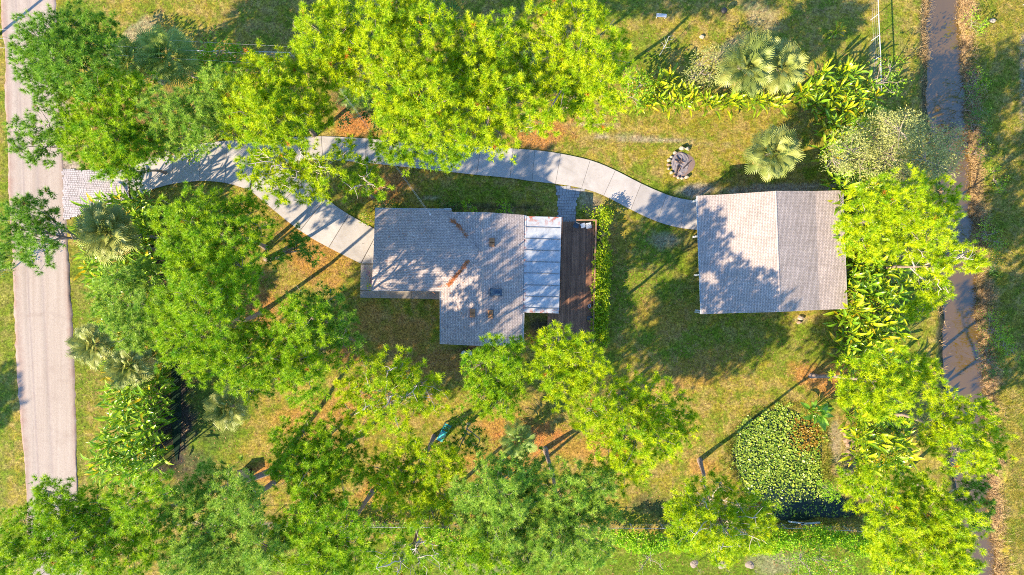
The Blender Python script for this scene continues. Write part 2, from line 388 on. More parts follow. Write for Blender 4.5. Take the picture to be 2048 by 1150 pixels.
sand = blob(px, py, [(1270, 278, 120, 5, 2, .6), (1190, 250, 80, 4, 2, .45), (1310, 277, 160, 6, 5, .35), (1330, 480, 34, 18, 0, .5), (1560, 378, 140, 14, -2, .75), (1395, 380, 40, 16, 0, .8), (290, 330, 50, 26, -20, .85), (120, 250, 26, 90, 4, .8), (1180, 405, 28, 26, 0, .55), (280, 60, 50, 22, -40, .45), (1468, 98, 50, 26, -20, .4), (860, 396, 20, 6, 0, .5), (1020, 425, 14, 10, 0, .5),
    (120, 390, 22, 70, 0, .9), (130, 330, 40, 14, 0, .9), (965, 1120, 90, 36, -5, .35), (1560, 1125, 70, 26, 0, .4), (1672, 890, 16, 60, 0, .55), (1700, 900, 14, 70, 0, .5), (1745, 120, 10, 60, 0, .3), (1660, 300, 10, 40, 0, .6), (1600, 640, 14, 8, 0, .4), (1525, 30, 40, 30, 40, .3), (760, 5, 60, 14, 0, .4), (2046, 140, 8, 120, 0, .6)], 21)
soil_and_shade = blob(px, py, [(318, 500, 24, 110, 2, .95), (352, 850, 44, 130, 0, 1), (318, 850, 40, 130, 0, .95), (370, 930, 80, 60, 0, .7), (330, 690, 24, 80, 0, .6), (400, 830, 80, 90, 0, .35), (350, 450, 60, 50, 0, .3), (1085, 650, 38, 24, 0, .8), (960, 700, 80, 10, 0, .6), (980, 415, 120, 10, 0, .7), (1195, 530, 16, 130, 1, .9), (1360, 1010, 120, 28, 0, .55), (1690, 1010, 60, 40, 0, .6), (480, 960, 40, 18, 0, .4), (300, 210, 90, 60, 0, .5), (720, 190, 60, 50, 0, .7), (1845, 200, 12, 200, 0, .4), (1345, 570, 10, 10, 0, 0), (690, 1050, 300, 14, 0, .6), (1640, 20, 20, 16, 0, .2), (1445, 30, 14, 12, 0, .5), (1410, 500, 60, 40, 0, .25)], 31)  # bare soil; the roadside hollow patches also paint in the shade lying there
l_ = np.interp(py, CY, CL); r_ = np.interp(py, CY, CR)
lush_and_shade = np.clip((py - 1080) / 30, 0, 1) * np.clip((px - 330) / 60, 0, 1) * np.clip((1780 - px) / 40, 0, 1) * .9
lush_and_shade = np.maximum(lush_and_shade, blob(px, py, [(160, 700, 30, 420, 2, .55), (10, 600, 30, 700, 2, .5), (150, 25, 60, 30, 0, .8), (1290, 370, 120, 30, 20, .55), (1200, 20, 120, 40, 0, .6), (1700, 120, 90, 90, 0, .35), (400, 850, 110, 120, 0, .95), (360, 470, 80, 90, 0, .8), (1790, 90, 30, 130, 0, .5), (1820, 650, 40, 160, 0, .5), (1300, 560, 120, 150, 0, .6), (1450, 700, 160, 60, 0, .45), (1600, 690, 110, 60, 0, .5), (1560, 680, 120, 50, 0, .45), (950, 390, 140, 30, 0, .6), (1290, 110, 90, 60, 0, .5), (1960, 500, 40, 500, 0, .35), (1350, 1000, 100, 30, 0, .3)], 41))  # lush grass; in the roadside hollow the deep green also stands for shade
dry = np.clip((px - (r_ - 2)) / 6, 0, 1) * np.clip((r_ + 26 - px + (vnoise(x, y, 1.1, 5) - .5) * 30) / 12, 0, 1) * .95
dry = np.maximum(dry, np.clip((px - (l_ - 30)) / 8, 0, 1) * np.clip((l_ + 2 - px) / 6, 0, 1) * np.clip((130 - py) / 60, 0, 1) * .7)
sd_l = np.clip((px - (l_ - 30)) / 8, 0, 1) * np.clip((l_ + 4 - px) / 4, 0, 1) * np.clip((py - 100) / 60, .15, 1) * .75  # house-side bank: soil colour, also darkening it for the shade on that slope
soil_and_shade = np.maximum(soil_and_shade, np.maximum(sd_l, np.clip(pond_dist(px, py) / 10 + .3, 0, 1) * .8))
me = np_mesh('ground', np.stack([x, y, z], -1), F, M['lawn'], dict(straw=straw, sand=sand, soil_and_shade=soil_and_shade, lush_and_shade=lush_and_shade, dry=dry), smooth=True)
tag(link('ground', me), kind='structure')
def gz(px_, py_):
    a, b = G(px_, py_); return float(terrain(np.array([a]), np.array([b]))[0])

# canal water and pond water
def strip(name, ys, xl, xr, zz, mat, n=1):
    V = []; F = []
    for r_i, (yy, a, b) in enumerate(zip(ys, xl, xr)):
        for j in range(n + 1):
            wx, wy = G(a + (b - a) * j / n, yy); V.append((wx, wy, zz))
    for r_i in range(len(ys) - 1):
        for j in range(n): q = r_i * (n + 1) + j; F.append((q, q + n + 1, q + n + 2, q + 1))
    me = np_mesh(name, V, F, mat); return tag(link(name, me), kind='structure')
strip('canal_water', CY, CL - 14, CR + 12, -.72, M['water'])
strip('ditch_water', np.array([440, 470, 520, 560, 620, 680, 760, 840, 890, 925]), np.array([346, 340, 338, 340, 342, 340, 338, 338, 342, 348]), np.array([350, 356, 359, 356, 354, 357, 359, 359, 356, 350]), -.40, M['pond_water'])
mb = MB(); mb.add([(*G(p[0], p[1]), -.22) for p in (POND - (1570, 925)) * 1.06 + (1570, 925)][::-1], [tuple(range(len(POND)))]); tag(mb.build('pond_water', M['pond_water']), kind='structure')

# road: a packed shell strip with worn tracks
ry = np.arange(-700, 1860, 10.0); n = 36
rl = np.interp(ry, [-700, 0, 300, 600, 1000, 1800], [-28, 2, 14, 27, 50, 96]); rr = np.interp(ry, [-700, 0, 300, 600, 1000, 1800], [80, 112, 128, 142, 161, 200])
t = np.linspace(0, 1, n + 1)
PX = rl[:, None] + (rr - rl)[:, None] * t[None]; PY = np.repeat(ry[:, None], n + 1, 1)
jag = ((vnoise(PY * S, PX * 0 + 3, .35, 9) - .5) * 5 + (vnoise(PY * S, PX * 0 + 8, 3.4, 10) - .5) * 8) * np.clip(1 - np.minimum(t, 1 - t) / .06, 0, 1)[None] * np.where(t < .5, -1, 1)[None]; PX = PX + jag
Vx, Vy = (PX - 1024) * S, (575 - PY) * S
prof = .075 - .03 * np.exp(-((t - .24) / .018) ** 2) - .03 * np.exp(-((t - .52) / .018) ** 2); prof[0] = prof[-1] = -.04
Vz = np.repeat(prof[None], len(ry), 0)
edge = np.repeat(np.clip(1 - np.minimum(t * .9, (1 - t) * 1.4) / .15, 0, 1)[None], len(ry), 0)
trk = np.repeat((np.exp(-((t - .27) / .016) ** 2) + np.exp(-((t - .54) / .016) ** 2))[None], len(ry), 0)
i = (np.arange(len(ry) - 1)[:, None] * (n + 1) + np.arange(n)[None]).ravel()
tag(link('road', np_mesh('road', np.stack([Vx, Vy, Vz], -1).reshape(-1, 3), np.stack([i, i + n + 1, i + n + 2, i + 1], -1), M['road'], dict(edge=edge.ravel(), track=trk.ravel()), smooth=True)), kind='structure')

# driveway: concrete panels with open joints
drv = tag(empty('driveway'), kind='structure')
def panel_run(stations, parent, mat, ztop=.10, gap=.012, name='concrete_panel', sub=3):
    for (a, b), (c, d) in zip(stations[:-1], stations[1:]):
        A, B, C, D = [np.array(G(*p)) for p in (a, b, c, d)]
        g1 = gap / max(np.linalg.norm(C - A), .1); g2 = gap / max(np.linalg.norm(D - B), .1)
        A2, C2 = A + (C - A) * g1, C - (C - A) * g1; B2, D2 = B + (D - B) * g2, D - (D - B) * g2
        mb = MB(); mb.prism([(*B2, ztop), (*D2, ztop), (*C2, ztop), (*A2, ztop)], zbot=-.12); mb.build(name, mat, parent)
def smooth_stations(st, k):
    """extra stations between the measured ones so the edges curve"""
    a = np.array(st, float).reshape(len(st), 4); tt = np.arange(len(st)); q = np.linspace(0, len(st) - 1, (len(st) - 1) * k + 1)
    out = np.stack([np.interp(q, tt, a[:, c]) for c in range(4)], -1)
    for _ in range(2): out[1:-1] = .25 * out[:-2] + .5 * out[1:-1] + .25 * out[2:]
    return [((r[0], r[1]), (r[2], r[3])) for r in out]
A_ST = [((258, 338), (264, 398)), ((300, 318), (302, 379)), ((345, 300), (345, 367)), ((400, 288), (400, 361)), ((455, 281), (450, 364)), ((515, 279), (500, 380))]
A2_ST = [((516, 279), (568, 330)), ((575, 275), (600, 322)), ((640, 272), (640, 318)), ((730, 277), (730, 325)), ((840, 284), (835, 337)), ((900, 288), (893, 343)), ((960, 292), (952, 350)), ((1030, 298), (1024, 356)), ((1068, 300), (1063, 363)), ((1120, 307), (1110, 367)), ((1182, 320), (1165, 376)), ((1230, 340), (1205, 389)), ((1282, 368), (1262, 420)), ((1335, 391), (1315, 445)), ((1372, 400), (1362, 457)), ((1400, 402), (1400, 460))]
B_ST = [((569, 331), (501, 381)), ((612, 352), (548, 420)), ((652, 400), (600, 464)), ((694, 428), (656, 495)), ((757, 462), (722, 527))]
def panels_curved(st, k):
    ss = smooth_stations(st, k)
    for p in range(0, len(ss) - 1, k):
        up = [G(*q[0]) for q in ss[p:p + k + 1]]; lo = [G(*q[1]) for q in ss[p:p + k + 1]]
        up = [np.array(u) for u in up]; lo = [np.array(u) for u in lo]
        g = .02
        up[0] = up[0] + (up[1] - up[0]) * g; up[-1] = up[-1] + (up[-2] - up[-1]) * g; lo[0] = lo[0] + (lo[1] - lo[0]) * g; lo[-1] = lo[-1] + (lo[-2] - lo[-1]) * g
        MB().prism([(*q, .10) for q in lo] + [(*q, .10) for q in up[::-1]], zbot=-.12).build('concrete_panel', M['concrete'], drv)
def bed(st, k):
    ss = smooth_stations(st, k); MB().prism([(*G(*q[1]), .085) for q in ss] + [(*G(*q[0]), .085) for q in ss[::-1]], zbot=-.1).build('joint_filler', M['joint_grey'], drv)
bed(A_ST, 3); bed(A2_ST, 3); bed(B_ST, 2)
panels_curved(A_ST, 3); panels_curved(A2_ST, 3); panels_curved(B_ST, 2)
MB().prism([(*G(503, 381), .098), (*G(567, 331), .098), (*G(516, 280), .098)], zbot=-.12).build('concrete_panel', M['concrete'], drv)
MB().prism([(*G(723, 527), .098), (*G(757, 527), .098), (*G(757, 463), .098)], zbot=-.12).build('concrete_panel', M['concrete'], drv)

# front walk round the garage corner
walk = tag(empty('path'), kind='structure')
for q in ([(722, 529), (760, 529), (760, 580), (721, 580)], [(721, 581), (760, 581), (760, 596), (721, 595)], [(761, 576), (822, 577), (822, 597), (761, 596)], [(823, 577), (886, 578), (886, 599), (823, 597)]):
    MB().prism([(*G(*p), .09) for p in q[::-1]], zbot=-.12).build('concrete_panel', M['walk'], walk)

# paved apron and garden walk: small pavers over a bed
def pavers(name, poly, pitch, ang, mat, zt, parent_mat):
    root = tag(empty(name), kind='structure')
    P = np.array([G(*p) for p in poly]); c = P.mean(0)
    MB().prism([(*p, zt - .02) for p in P[::-1]], zbot=-.1).build('bedding', parent_mat, root)
    ca, sa = math.cos(ang), math.sin(ang); L = np.abs(P - c).max() * 1.5; mb = MB()
    def inside(q):
        s = False
        for (x1, y1), (x2, y2) in zip(P, np.roll(P, -1, 0)):
            if (y1 > q[1]) != (y2 > q[1]) and q[0] < (x2 - x1) * (q[1] - y1) / (y2 - y1) + x1: s = not s
        return s
    k = 0; v = -L
    while v < L:
        u = -L + (k % 2) * pitch * .5; h = pitch * random.choice((.8, 1.0, 1.0))
        while u < L:
            w = pitch * random.choice((.8, 1.0, 1.3, 1.5)); q = c + np.array((ca * (u + w / 2) - sa * (v + h / 2), sa * (u + w / 2) + ca * (v + h / 2)))
            if inside(q):
                a, b = w / 2 - .014, h / 2 - .014; zz = zt + random.uniform(-.004, .008)
                V = [(q[0] + ca * i - sa * j, q[1] + sa * i + ca * j, zz) for i, j in ((-a, -b), (a, -b), (a, b), (-a, b))]
                mb.prism(V, .05)
            u += w
        v += h; k += 1
    o = mb.build('paver', mat, root); o['kind'] = 'stuff'
pavers('paved_apron', [(126, 338), (170, 341), (255, 338), (259, 398), (225, 408), (180, 425), (128, 440)], .20, R(3), M['paver'], .105, M['joint'])
pavers('garden_path', [(1110, 370), (1166, 379), (1152, 398), (1152, 452), (1116, 452), (1116, 398)], .30, R(2), M['paver_grey'], .07, M['joint'])

# ------------------------------------------------------------------ house
def slope(name, quad, mat, parent, thick=.14, world=True):
    """roof slope as a thick slab; quad = eave a, eave b, ridge b, ridge a; UV in metres along the eave and up the slope"""
    q = [np.array(p, float) for p in quad]
    off = np.array(parent.location) if world else np.zeros(3)
    e = nrm(q[1] - q[0]); nn = nrm(np.cross(q[1] - q[0], q[3] - q[0])); u = np.cross(nn, e)
    V = [p - off for p in q] + [p - off - nn * thick for p in q]
    F = [(0, 1, 2, 3), (7, 6, 5, 4), (0, 4, 5, 1), (1, 5, 6, 2), (2, 6, 7, 3), (3, 7, 4, 0)]
    me = bpy.data.meshes.new(name); me.from_pydata([tuple(p) for p in V], [], F); me.materials.append(mat)
    uv = me.uv_layers.new(name='UVMap'); full = q + q
    for lp in me.loops:
        d = full[lp.vertex_index] - q[0]; uv.data[lp.index].uv = (float(d @ e), float(d @ u))
    me.update(); return link(name, me, parent)

def ridge_caps(a, b, mat, parent, world=True, name='ridge_cap', step=.30, w=.17, drop=.09):
    a = np.array(a, float); b = np.array(b, float); d = nrm(b - a); s = nrm(np.cross(d, (0, 0, 1))); L = np.linalg.norm(b - a)
    mb = MB(); k = 0
    while k * step < L - .05:
        p = a + d * k * step; q = a + d * min(L, (k + 1.15) * step); up = np.array((0, 0, .035)); lo = np.array((0, 0, .015)); dn = np.array((0, 0, -drop))
        mb.add([p + s * w + dn + lo, p + lo, p - s * w + dn + lo, q + s * w + dn + up, q + up, q - s * w + dn + up], [(0, 1, 4, 3), (1, 2, 5, 4), (3, 4, 5), (2, 1, 0)]); k += 1
    o = mb.build(name, mat, parent, world); o['kind'] = 'stuff'; return o

def gutter(a, b, mat, parent, world=True, name='gutter', w=.12):
    a = np.array(a, float); b = np.array(b, float); d = nrm(b - a); s = nrm(np.cross(d, (0, 0, 1)))
    mb = MB(); prof = [(0, 0), (0, -.11), (w, -.11), (w, .0), (w - .015, .0), (w - .015, -.095), (.015, -.095), (.015, 0)]
    V = []
    for p in (a, b):
        for i, j in prof: V.append(p + s * i + np.array((0, 0, j)))
    n = len(prof); mb.add(V, [(i, (i + 1) % n, n + (i + 1) % n, n + i) for i in range(n)] + [tuple(range(n - 1, -1, -1)), tuple(range(n, 2 * n))])
    L = np.linalg.norm(b - a); k = .6
    o = mb.build(name, mat, parent, world)
    while k < L:
        hb = MB(); p = a + d * k; hb.add([p + s * i + d * j + np.array((0, 0, h)) for h in (-.01, .008) for i, j in ((-.02, -.02), (w, -.02), (w, .02), (-.02, .02))], [(0, 1, 2, 3), (7, 6, 5, 4), (0, 4, 5, 1), (1, 5, 6, 2), (2, 6, 7, 3), (3, 7, 4, 0)]); k += 1.2
        hb.build('hanger', mat, o, world)
    return o

house = empty('house', (*G(930, 560), 0), label='L-shaped house with pinkish shingle roof between the driveway and the wooden deck', cat='house')
E, RG = 2.8, 3.75
TL, BL = W(750, 418, E), W(743, 579, E); RL = W(747.5, 497, RG); JR = W(957, 500, RG - .01)
TR = W(903, 420, E); BR = W(960, 584, E)
Ra, Rb = W(967, 424, RG), W(962, 692, RG); WT, WB = W(884, 424, E), W(882, 688, E); ET, EB = W(1049, 430, E), W(1044, 690, E)
slope('roof_slope', [BL, BR, JR, RL], M['shingle'], house)
TR2 = TL + (W(903, 420, E) - TL); slope('roof_slope', [TR2, TL, RL, RL + (JR - RL) * .74], M['shingle'], house)
# the north slope runs on to the valley under the main roof
slope('roof_slope', [WT, WB, Rb, Ra], M['shingle'], house)
slope('roof_slope', [EB, ET, Ra, Rb], M['shingle'], house)
nrid = RL + (JR - RL)
slope('roof_slope', [W(903, 421, E - .01), W(890, 421, E - .01), RL + (JR - RL) * .70, JR], M['shingle'], house)
ridge_caps(RL, JR, M['cap'], house); ridge_caps(Ra, Rb, M['cap'], house)
# walls, set back under the eaves
def poly_wall(pts, z0, z1, mat, parent, name='wall', t=.2):
    n = len(pts)
    for k in range(n):
        a, b = np.array(pts[k]), np.array(pts[(k + 1) % n]); d = nrm(b - a); s = np.array((-d[1], d[0])) * t; a = a + d * t * .5; b = b + d * t * .49
        MB().prism([(*a, z1), (*b, z1), (*(b + s), z1), (*(a + s), z1)], zbot=z0).build(name, mat, parent)
f = lambda p, dx, dy: (p[0] + dx, p[1] + dy)
hw = [f(BL, .55, .55), f((WB[0] + .0, BL[1]), .5, .55), f(WB, .5, .5), f(EB, -.5, .5), f(ET, -.5, -.5), f((TR[0], ET[1]), .0, -.45), f(TR, 0, -.55), f(TL, .5, -.55)]
poly_wall(hw, 0, E - .02, M['stucco'], house)
for (a, b, c, zr) in ((WB, EB, Rb, RG), (WT, ET, Ra, RG), (BL, TL, RL, RG)):     # gable triangles
    a, b, c = [np.array(p, float) for p in (a, b, c)]; ins = nrm(np.append((house.location - Vector(c))[0:2], 0)) * .5
    d = nrm(b - a) * .55
    A_, B_, C_ = a + d + ins, b - d + ins, c + ins; A_[2] = B_[2] = E - .02; C_[2] = zr - .2
    A_[2] += 0; mb = MB(); o_ = ins * .3; mb.add([A_, B_, C_, A_ + o_, B_ + o_, C_ + o_], [(0, 1, 2), (5, 4, 3), (0, 3, 4, 1), (1, 4, 5, 2), (2, 5, 3, 0)]); mb.build('gable', M['stucco'], house)
# garage door, front door and windows
def facade_item(name, a, b, z0, z1, mat, parent, out, t=.06, sub=None):
    a = np.array(a, float); b = np.array(b, float); o2 = np.array(out, float) * t
    o = MB().prism([(*a, z1), (*b, z1), (*(b + o2), z1), (*(a + o2), z1)], zbot=z0).build(name, mat, parent); return o
gx0 = hw[0][0]
gd = facade_item('garage_door', (gx0, W(0, 480)[1] - 1.3), (gx0, W(0, 480)[1] + 1.9), .02, 2.2, M['white'], house, (-1, 0))
for k in range(4):
    zz = .1 + k * .53; yy = W(0, 480)[1]
    MB().box(gx0 - .085, gx0 - .06, yy - 1.25, yy + 1.85, zz, zz + .48).build('door_panel', M['white'], gd)
for (xa, za) in ((-12.2, 1.0), (-9.6, 1.0)):
    w_ = facade_item('window', (xa, hw[0][1]), (xa + 1.2, hw[0][1]), za, za + 1.1, M['white'], house, (0, -1), .05)
    MB().box(xa + .06, xa + 1.14, hw[0][1] - .07, hw[0][1] - .05, za + .06, za + 1.04).build('pane', M['glass'], w_)
dr = facade_item('door', (-8.0, hw[0][1]), (-7.1, hw[0][1]), .05, 2.1, M['dark'], house, (0, -1), .05)
MB().box(-7.25, -7.2, hw[0][1] - .11, hw[0][1] - .05, 1.0, 1.06).build('handle', M['galv'], dr)
for (xa, ya) in ((-5.2, hw[2][1]), (-1.9, hw[2][1])):
    w_ = facade_item('window', (xa, ya), (xa + 1.3, ya), .9, 2.0, M['white'], house, (0, -1), .05)
    MB().box(xa + .06, xa + 1.24, ya - .07, ya - .05, .96, 1.94).build('pane', M['glass'], w_)
# gutters and fascia
g_ = np.array((0, 0, -.02))
gutter(TR + g_, TL + g_, M['white'], house); gutter(BL + g_, (WB[0], BL[1] - .05, E - .02), M['white'], house)
a_, b_ = np.array((WB[0], BL[1] - .15, E - .02)), WB + g_
gutter(a_, b_, M['white'], house) if np.cross(nrm(b_ - a_), (0, 0, 1))[0] < 0 else gutter(b_, a_, M['white'], house)
gutter(EB + g_, ET + g_, M['white'], house, w=.16)
# downspout end at the porch corner
MB().tube([W(1046, 626, 2.6), W(1047, 632, 2.3), W(1045, 638, 1.6), W(1044, 642, .2)], .10, 8).build('downspout', M['white'], house, smooth=True)
# roof fittings
def on_roof(px_, py_):
    """height of the house roof under a pixel, by stepping the view ray"""
    for h in np.arange(4.6, 2.5, -.01):
        p = W(px_, py_, h); xw = (p[0] - (WB[0] + WT[0]) / 2) / ((Ra[0] + Rb[0]) / 2 - (WB[0] + WT[0]) / 2); xe = ((ET[0] + EB[0]) / 2 - p[0]) / ((ET[0] + EB[0]) / 2 - (Ra[0] + Rb[0]) / 2)
        yn = (TL[1] - p[1]) / (TL[1] - RL[1]); ys = (p[1] - BL[1]) / (RL[1] - BL[1])
        r = min(xw, xe) if p[0] > WB[0] else -1
        if p[0] < JR[0] and BL[1] < p[1] < TL[1]: r = max(r, min(yn, ys))
        if h <= E + (RG - E) * min(1, r): return p
    return W(px_, py_, E)
for (vx, vy) in ((984, 485), (945, 626), (981, 628)):
    p = on_roof(vx, vy); v = MB()
    bx, by, bz = p
    for s_ in (-.2, .2):       # two hooded boxes side by side
        v.add([(bx + i, by + s_ + j * .19, bz + k) for i, j, k in ((-.24, -1, -.2), (.24, -1, -.2), (.24, 1, -.2), (-.24, 1, -.2), (-.24, -1, .22), (.24, -1, .22), (.24, 1, .22), (-.24, 1, .22), (-.17, -.8, .30), (.17, -.8, .30), (.17, .8, .30), (-.17, .8, .30))],
              [(3, 2, 1, 0), (0, 1, 5, 4), (1, 2, 6, 5), (2, 3, 7, 6), (3, 0, 4, 7), (4, 5, 9, 8), (5, 6, 10, 9), (6, 7, 11, 10), (7, 4, 8, 11), (8, 9, 10, 11)])
    o = v.build('roof_vent', M['terracotta'], house); MB().box(bx - .32, bx + .32, by - .45, by + .45, bz - .16, bz - .01).build('flashing', M['seam'], o)
p = on_roof(992, 584); sk = MB().box(p[0] - .58, p[0] + .58, p[1] - .36, p[1] + .36, p[2] - .35, p[2] + .34).build('skylight', M['dark'], house)
MB().add([(p[0] + i, p[1] + j, p[2] + k) for i, j, k in ((-.53, -.31, .345), (.53, -.31, .345), (.53, .31, .345), (-.53, .31, .345), (-.4, -.2, .43), (.4, -.2, .43), (.4, .2, .43), (-.4, .2, .43))], [(0, 1, 5, 4), (1, 2, 6, 5), (2, 3, 7, 6), (3, 0, 4, 7), (4, 5, 6, 7)]).build('dome', M['sky_glass'], sk)
for (vx, vy) in ((863, 431), (944, 458), (913, 573), (909, 672), (1036, 492)):
    p = on_roof(vx, vy); hgt = 1.0 if vx == 863 else .32
    MB().tube([p - (0, 0, .2), p + (0, 0, hgt)], .05, 8).build('mast' if vx == 863 else 'vent_pipe', M['galv'], house)
mast = on_roof(863, 431) + (0, 0, 1.0)
MB().lathe([(.02, 0), (.11, .03), (.11, .10), (.02, .14)], 10, mast).build('weather_head', M['galv'], house)
ac = MB().box(*[W(888, 0, 1.8)[0], W(902, 0, 1.8)[0]], TR[1] - .05, TR[1] + .28, 1.5, 1.95).build('air_conditioner', M['white'], house)
MB().box(W(891, 0, 1.8)[0], W(899, 0, 1.8)[0], TR[1] + .03, TR[1] + .2, 1.951, 1.957).build('grille', M['dark'], ac)
# fallen needles lying in the valleys of the roof
def litter(name, pts, n, spread, parent, label=None):
    V = []; rn = []
    pts = np.array(pts); seg = rng.integers(0, len(pts) - 1, n); tt = rng.random(n)[:, None]
    c = pts[seg] * (1 - tt) + pts[seg + 1] * tt + rng.normal(size=(n, 3)) * np.array((spread, spread, .015)); c[:, 2] += .04
    a = rng.random(n) * 6.283; d = np.stack([np.cos(a), np.sin(a), rng.normal(size=n) * .15], -1) * .16; s = np.stack([-np.sin(a), np.cos(a), np.zeros(n)], -1) * .022
    V = np.stack([c - d + s, c - d - s, c + d], 1).reshape(-1, 3) - np.array(parent.location)
    o = link(name, np_mesh(name, V, np.arange(3 * n).reshape(-1, 3), M['straw'], dict(rnd=np.repeat(rng.random(n), 3))), parent); o['kind'] = 'stuff'
litter('fallen_needles', [on_roof(897, 571), on_roof(909, 556), on_roof(921, 541), on_roof(937, 519)], 430, .09, house)
litter('fallen_needles', [on_roof(902, 441), on_roof(910, 443), on_roof(920, 455), on_roof(934, 474)], 110, .08, house)
litter('fallen_needles', [on_roof(760, 520), on_roof(830, 470), on_roof(930, 640), on_roof(1020, 560)], 90, 1.2, house)

# enclosed porch under white metal roof panels
P0, P1, P2, P3 = W(1050, 432, 2.74), W(1123, 434, 2.38), W(1118, 627, 2.38), W(1047, 625, 2.74)
seams = [433, 455, 478, 501, 524, 547, 571, 594, 617, 627]
def porch_pt(u, py_):
    v = (py_ - 433) / (627 - 433); a = P0 + (P3 - P0) * v; b = P1 + (P2 - P1) * v; return a + (b - a) * u
proof = MB().prism([tuple(q - (0, 0, .05)) for q in (P3, P2, P1, P0)], .1).build('porch_roof', M['white'], house)
for k in range(9):
    n_ = 12; V = []; ed = []
    for j in range(2):
        for i in range(n_ + 1):
            q = porch_pt(i / n_, seams[k] + .35 if j == 0 else seams[k + 1] - .35)
            V.append(q + (0, 0, .012 + .02 * random.random())); ed.append(1.0 if i in (0,) or (k in (0, 8) and ((k == 0) == (j == 0))) else .0)
    V = np.array(V); F = [(i, n_ + 1 + i, n_ + 2 + i, i + 1) for i in range(n_)]
    me = np_mesh('metal_panel', V - np.array(house.location), F, M['white_metal'], dict(edge=ed)); link('metal_panel', me, proof)
    if k:
        a, b = porch_pt(.01, seams[k]), porch_pt(.96, seams[k]); MB().tube([a + (0, 0, .04), b + (0, 0, .04)], .045, 4).build('seam', M['seam'], proof)
gutter(porch_pt(1, 627) + (.0, 0, -.03), porch_pt(1, 433) + (0, 0, -.03), M['rail'], house, w=.10)
for q in ((P1 - (.35, .3, 0), P0 - (-.1, .3, 0)), (P2 + (-.35, .3, 0), P1 - (.35, .3, 0)), (P3 + (.1, .3, 0), P2 + (-.35, .3, 0))):
    a, b = q; d = nrm((b - a)[:2]); s = np.array((-d[1], d[0])) * .1
    for z0, z1, mt, nm in ((.0, .8, M['stucco'], 'porch_wall'), (.82, 2.2, M['glass'], 'porch_screen')):
        MB().prism([(*a[:2], z1), (*b[:2], z1), (*(b[:2] + s), z1), (*(a[:2] + s), z1)], zbot=z0).build(nm, mt, house)

# ------------------------------------------------------------------ deck
deck = empty('deck', (*G(1148, 560), 0), label='long reddish plank deck along the white porch roof', cat='deck')
DZ = .45
x0, x1 = W(1100, 0, DZ)[0], W(1188, 0, DZ)[0]; yt, yb = W(0, 443, DZ)[1], W(0, 684, DZ)[1]
skew = (W(1182, 0, DZ)[0] - x1)
k = 0; xx = x0; wpl = .142; proto = None
while xx < x1 - .05:
    top = yt if xx > W(1120, 0, DZ)[0] else W(0, 470, DZ)[1]
    for ya, yb2 in (((top, (top + yb) / 2 + (.7 if k % 2 else -.6)), ((top + yb) / 2 + (.7 if k % 2 else -.6) - .008, yb))):
        d0 = skew * (yt - ya) / (yt - yb); d1 = skew * (yt - yb2) / (yt - yb); zt = DZ + random.uniform(-.004, .004)
        MB().prism([(xx + d1, yb2, zt), (xx + wpl - .012 + d1, yb2, zt), (xx + wpl - .012 + d0, ya, zt), (xx + d0, ya, zt)], .035).build('plank', M['deck'], deck)
    xx += wpl; k += 1
MB().prism([(x0 + skew + .05, yb + .05, DZ - .05), (x1 + skew - .05, yb + .05, DZ - .05), (x1 - .05, yt - .05, DZ - .05), (x0 + .05, yt - .05, DZ - .05)], zbot=-.05).build('joists', M['dark'], deck)
# rail: posts with a flat cap board along the hedge side and the top end
cap = MB().prism([(x1 + skew + .02, yb, DZ + .92), (x1 + skew + .17, yb, DZ + .92), (x1 + .17, yt + .1, DZ + .92), (x1 + .02, yt + .1, DZ + .92)], .04).build('rail_cap', M['rail'], deck)
MB().box(W(1151, 0, DZ)[0], x1 + .018, yt - .02, yt + .12, DZ + .88, DZ + .92).build('rail_cap', M['rail'], deck)
for q in np.linspace(0, 1, 8):
    yy = yt + (yb - yt) * q; xo = x1 + skew * q + .09; MB().box(xo - .045, xo + .045, yy - .045, yy + .045, -.05, DZ + .878).build('rail_post', M['rail'], deck)
for zz in (.3, .6):
    MB().prism([(x1 + skew + .07, yb, DZ + zz), (x1 + skew + .10, yb, DZ + zz), (x1 + .10, yt, DZ + zz), (x1 + .07, yt, DZ + zz)], .09).build('rail_bar', M['rail'], deck)

def chair(px_, py_, rz, label, mat):
    c = W(px_, py_, DZ + .4); o = empty('patio_chair', (c[0], c[1], DZ), rz, label, 'chair')
    MB().box(-.24, .24, -.24, .24, .40, .44).build('seat', mat, o, False)
    MB().prism([(-.24, .20, .85), (.24, .20, .85), (.24, .27, .87), (-.24, .27, .87)], zbot=.45).build('backrest', mat, o, False)
    for i in (-.21, .21):
        for j in (-.21, .21): MB().tube([(i, j, 0), (i, j, .40)], .018, 6).build('leg', mat, o, False)
        MB().tube([(i * 1.2, .22, .62), (i * 1.2, -.2, .64), (i * 1.2, -.22, .44)], .02, 6).build('armrest', mat, o, False)
chair(1177, 452, R(10), 'white patio chair in the top corner of the deck beside the hedge', M['white'])
chair(1152, 451, R(-20), 'dark patio chair on the deck near the paver path', M['dark'])
c = W(1166, 451, DZ + .5); t_ = empty('side_table', (c[0], c[1], DZ), R(15), 'small white side table between the two deck chairs', 'table')
MB().box(-.22, .22, -.22, .22, .46, .49).build('table_top', M['white'], t_, False)
for i in (-.18, .18):
    for j in (-.18, .18): MB().tube([(i, j, 0), (i, j, .46)], .016, 6).build('leg', M['white'], t_, False)
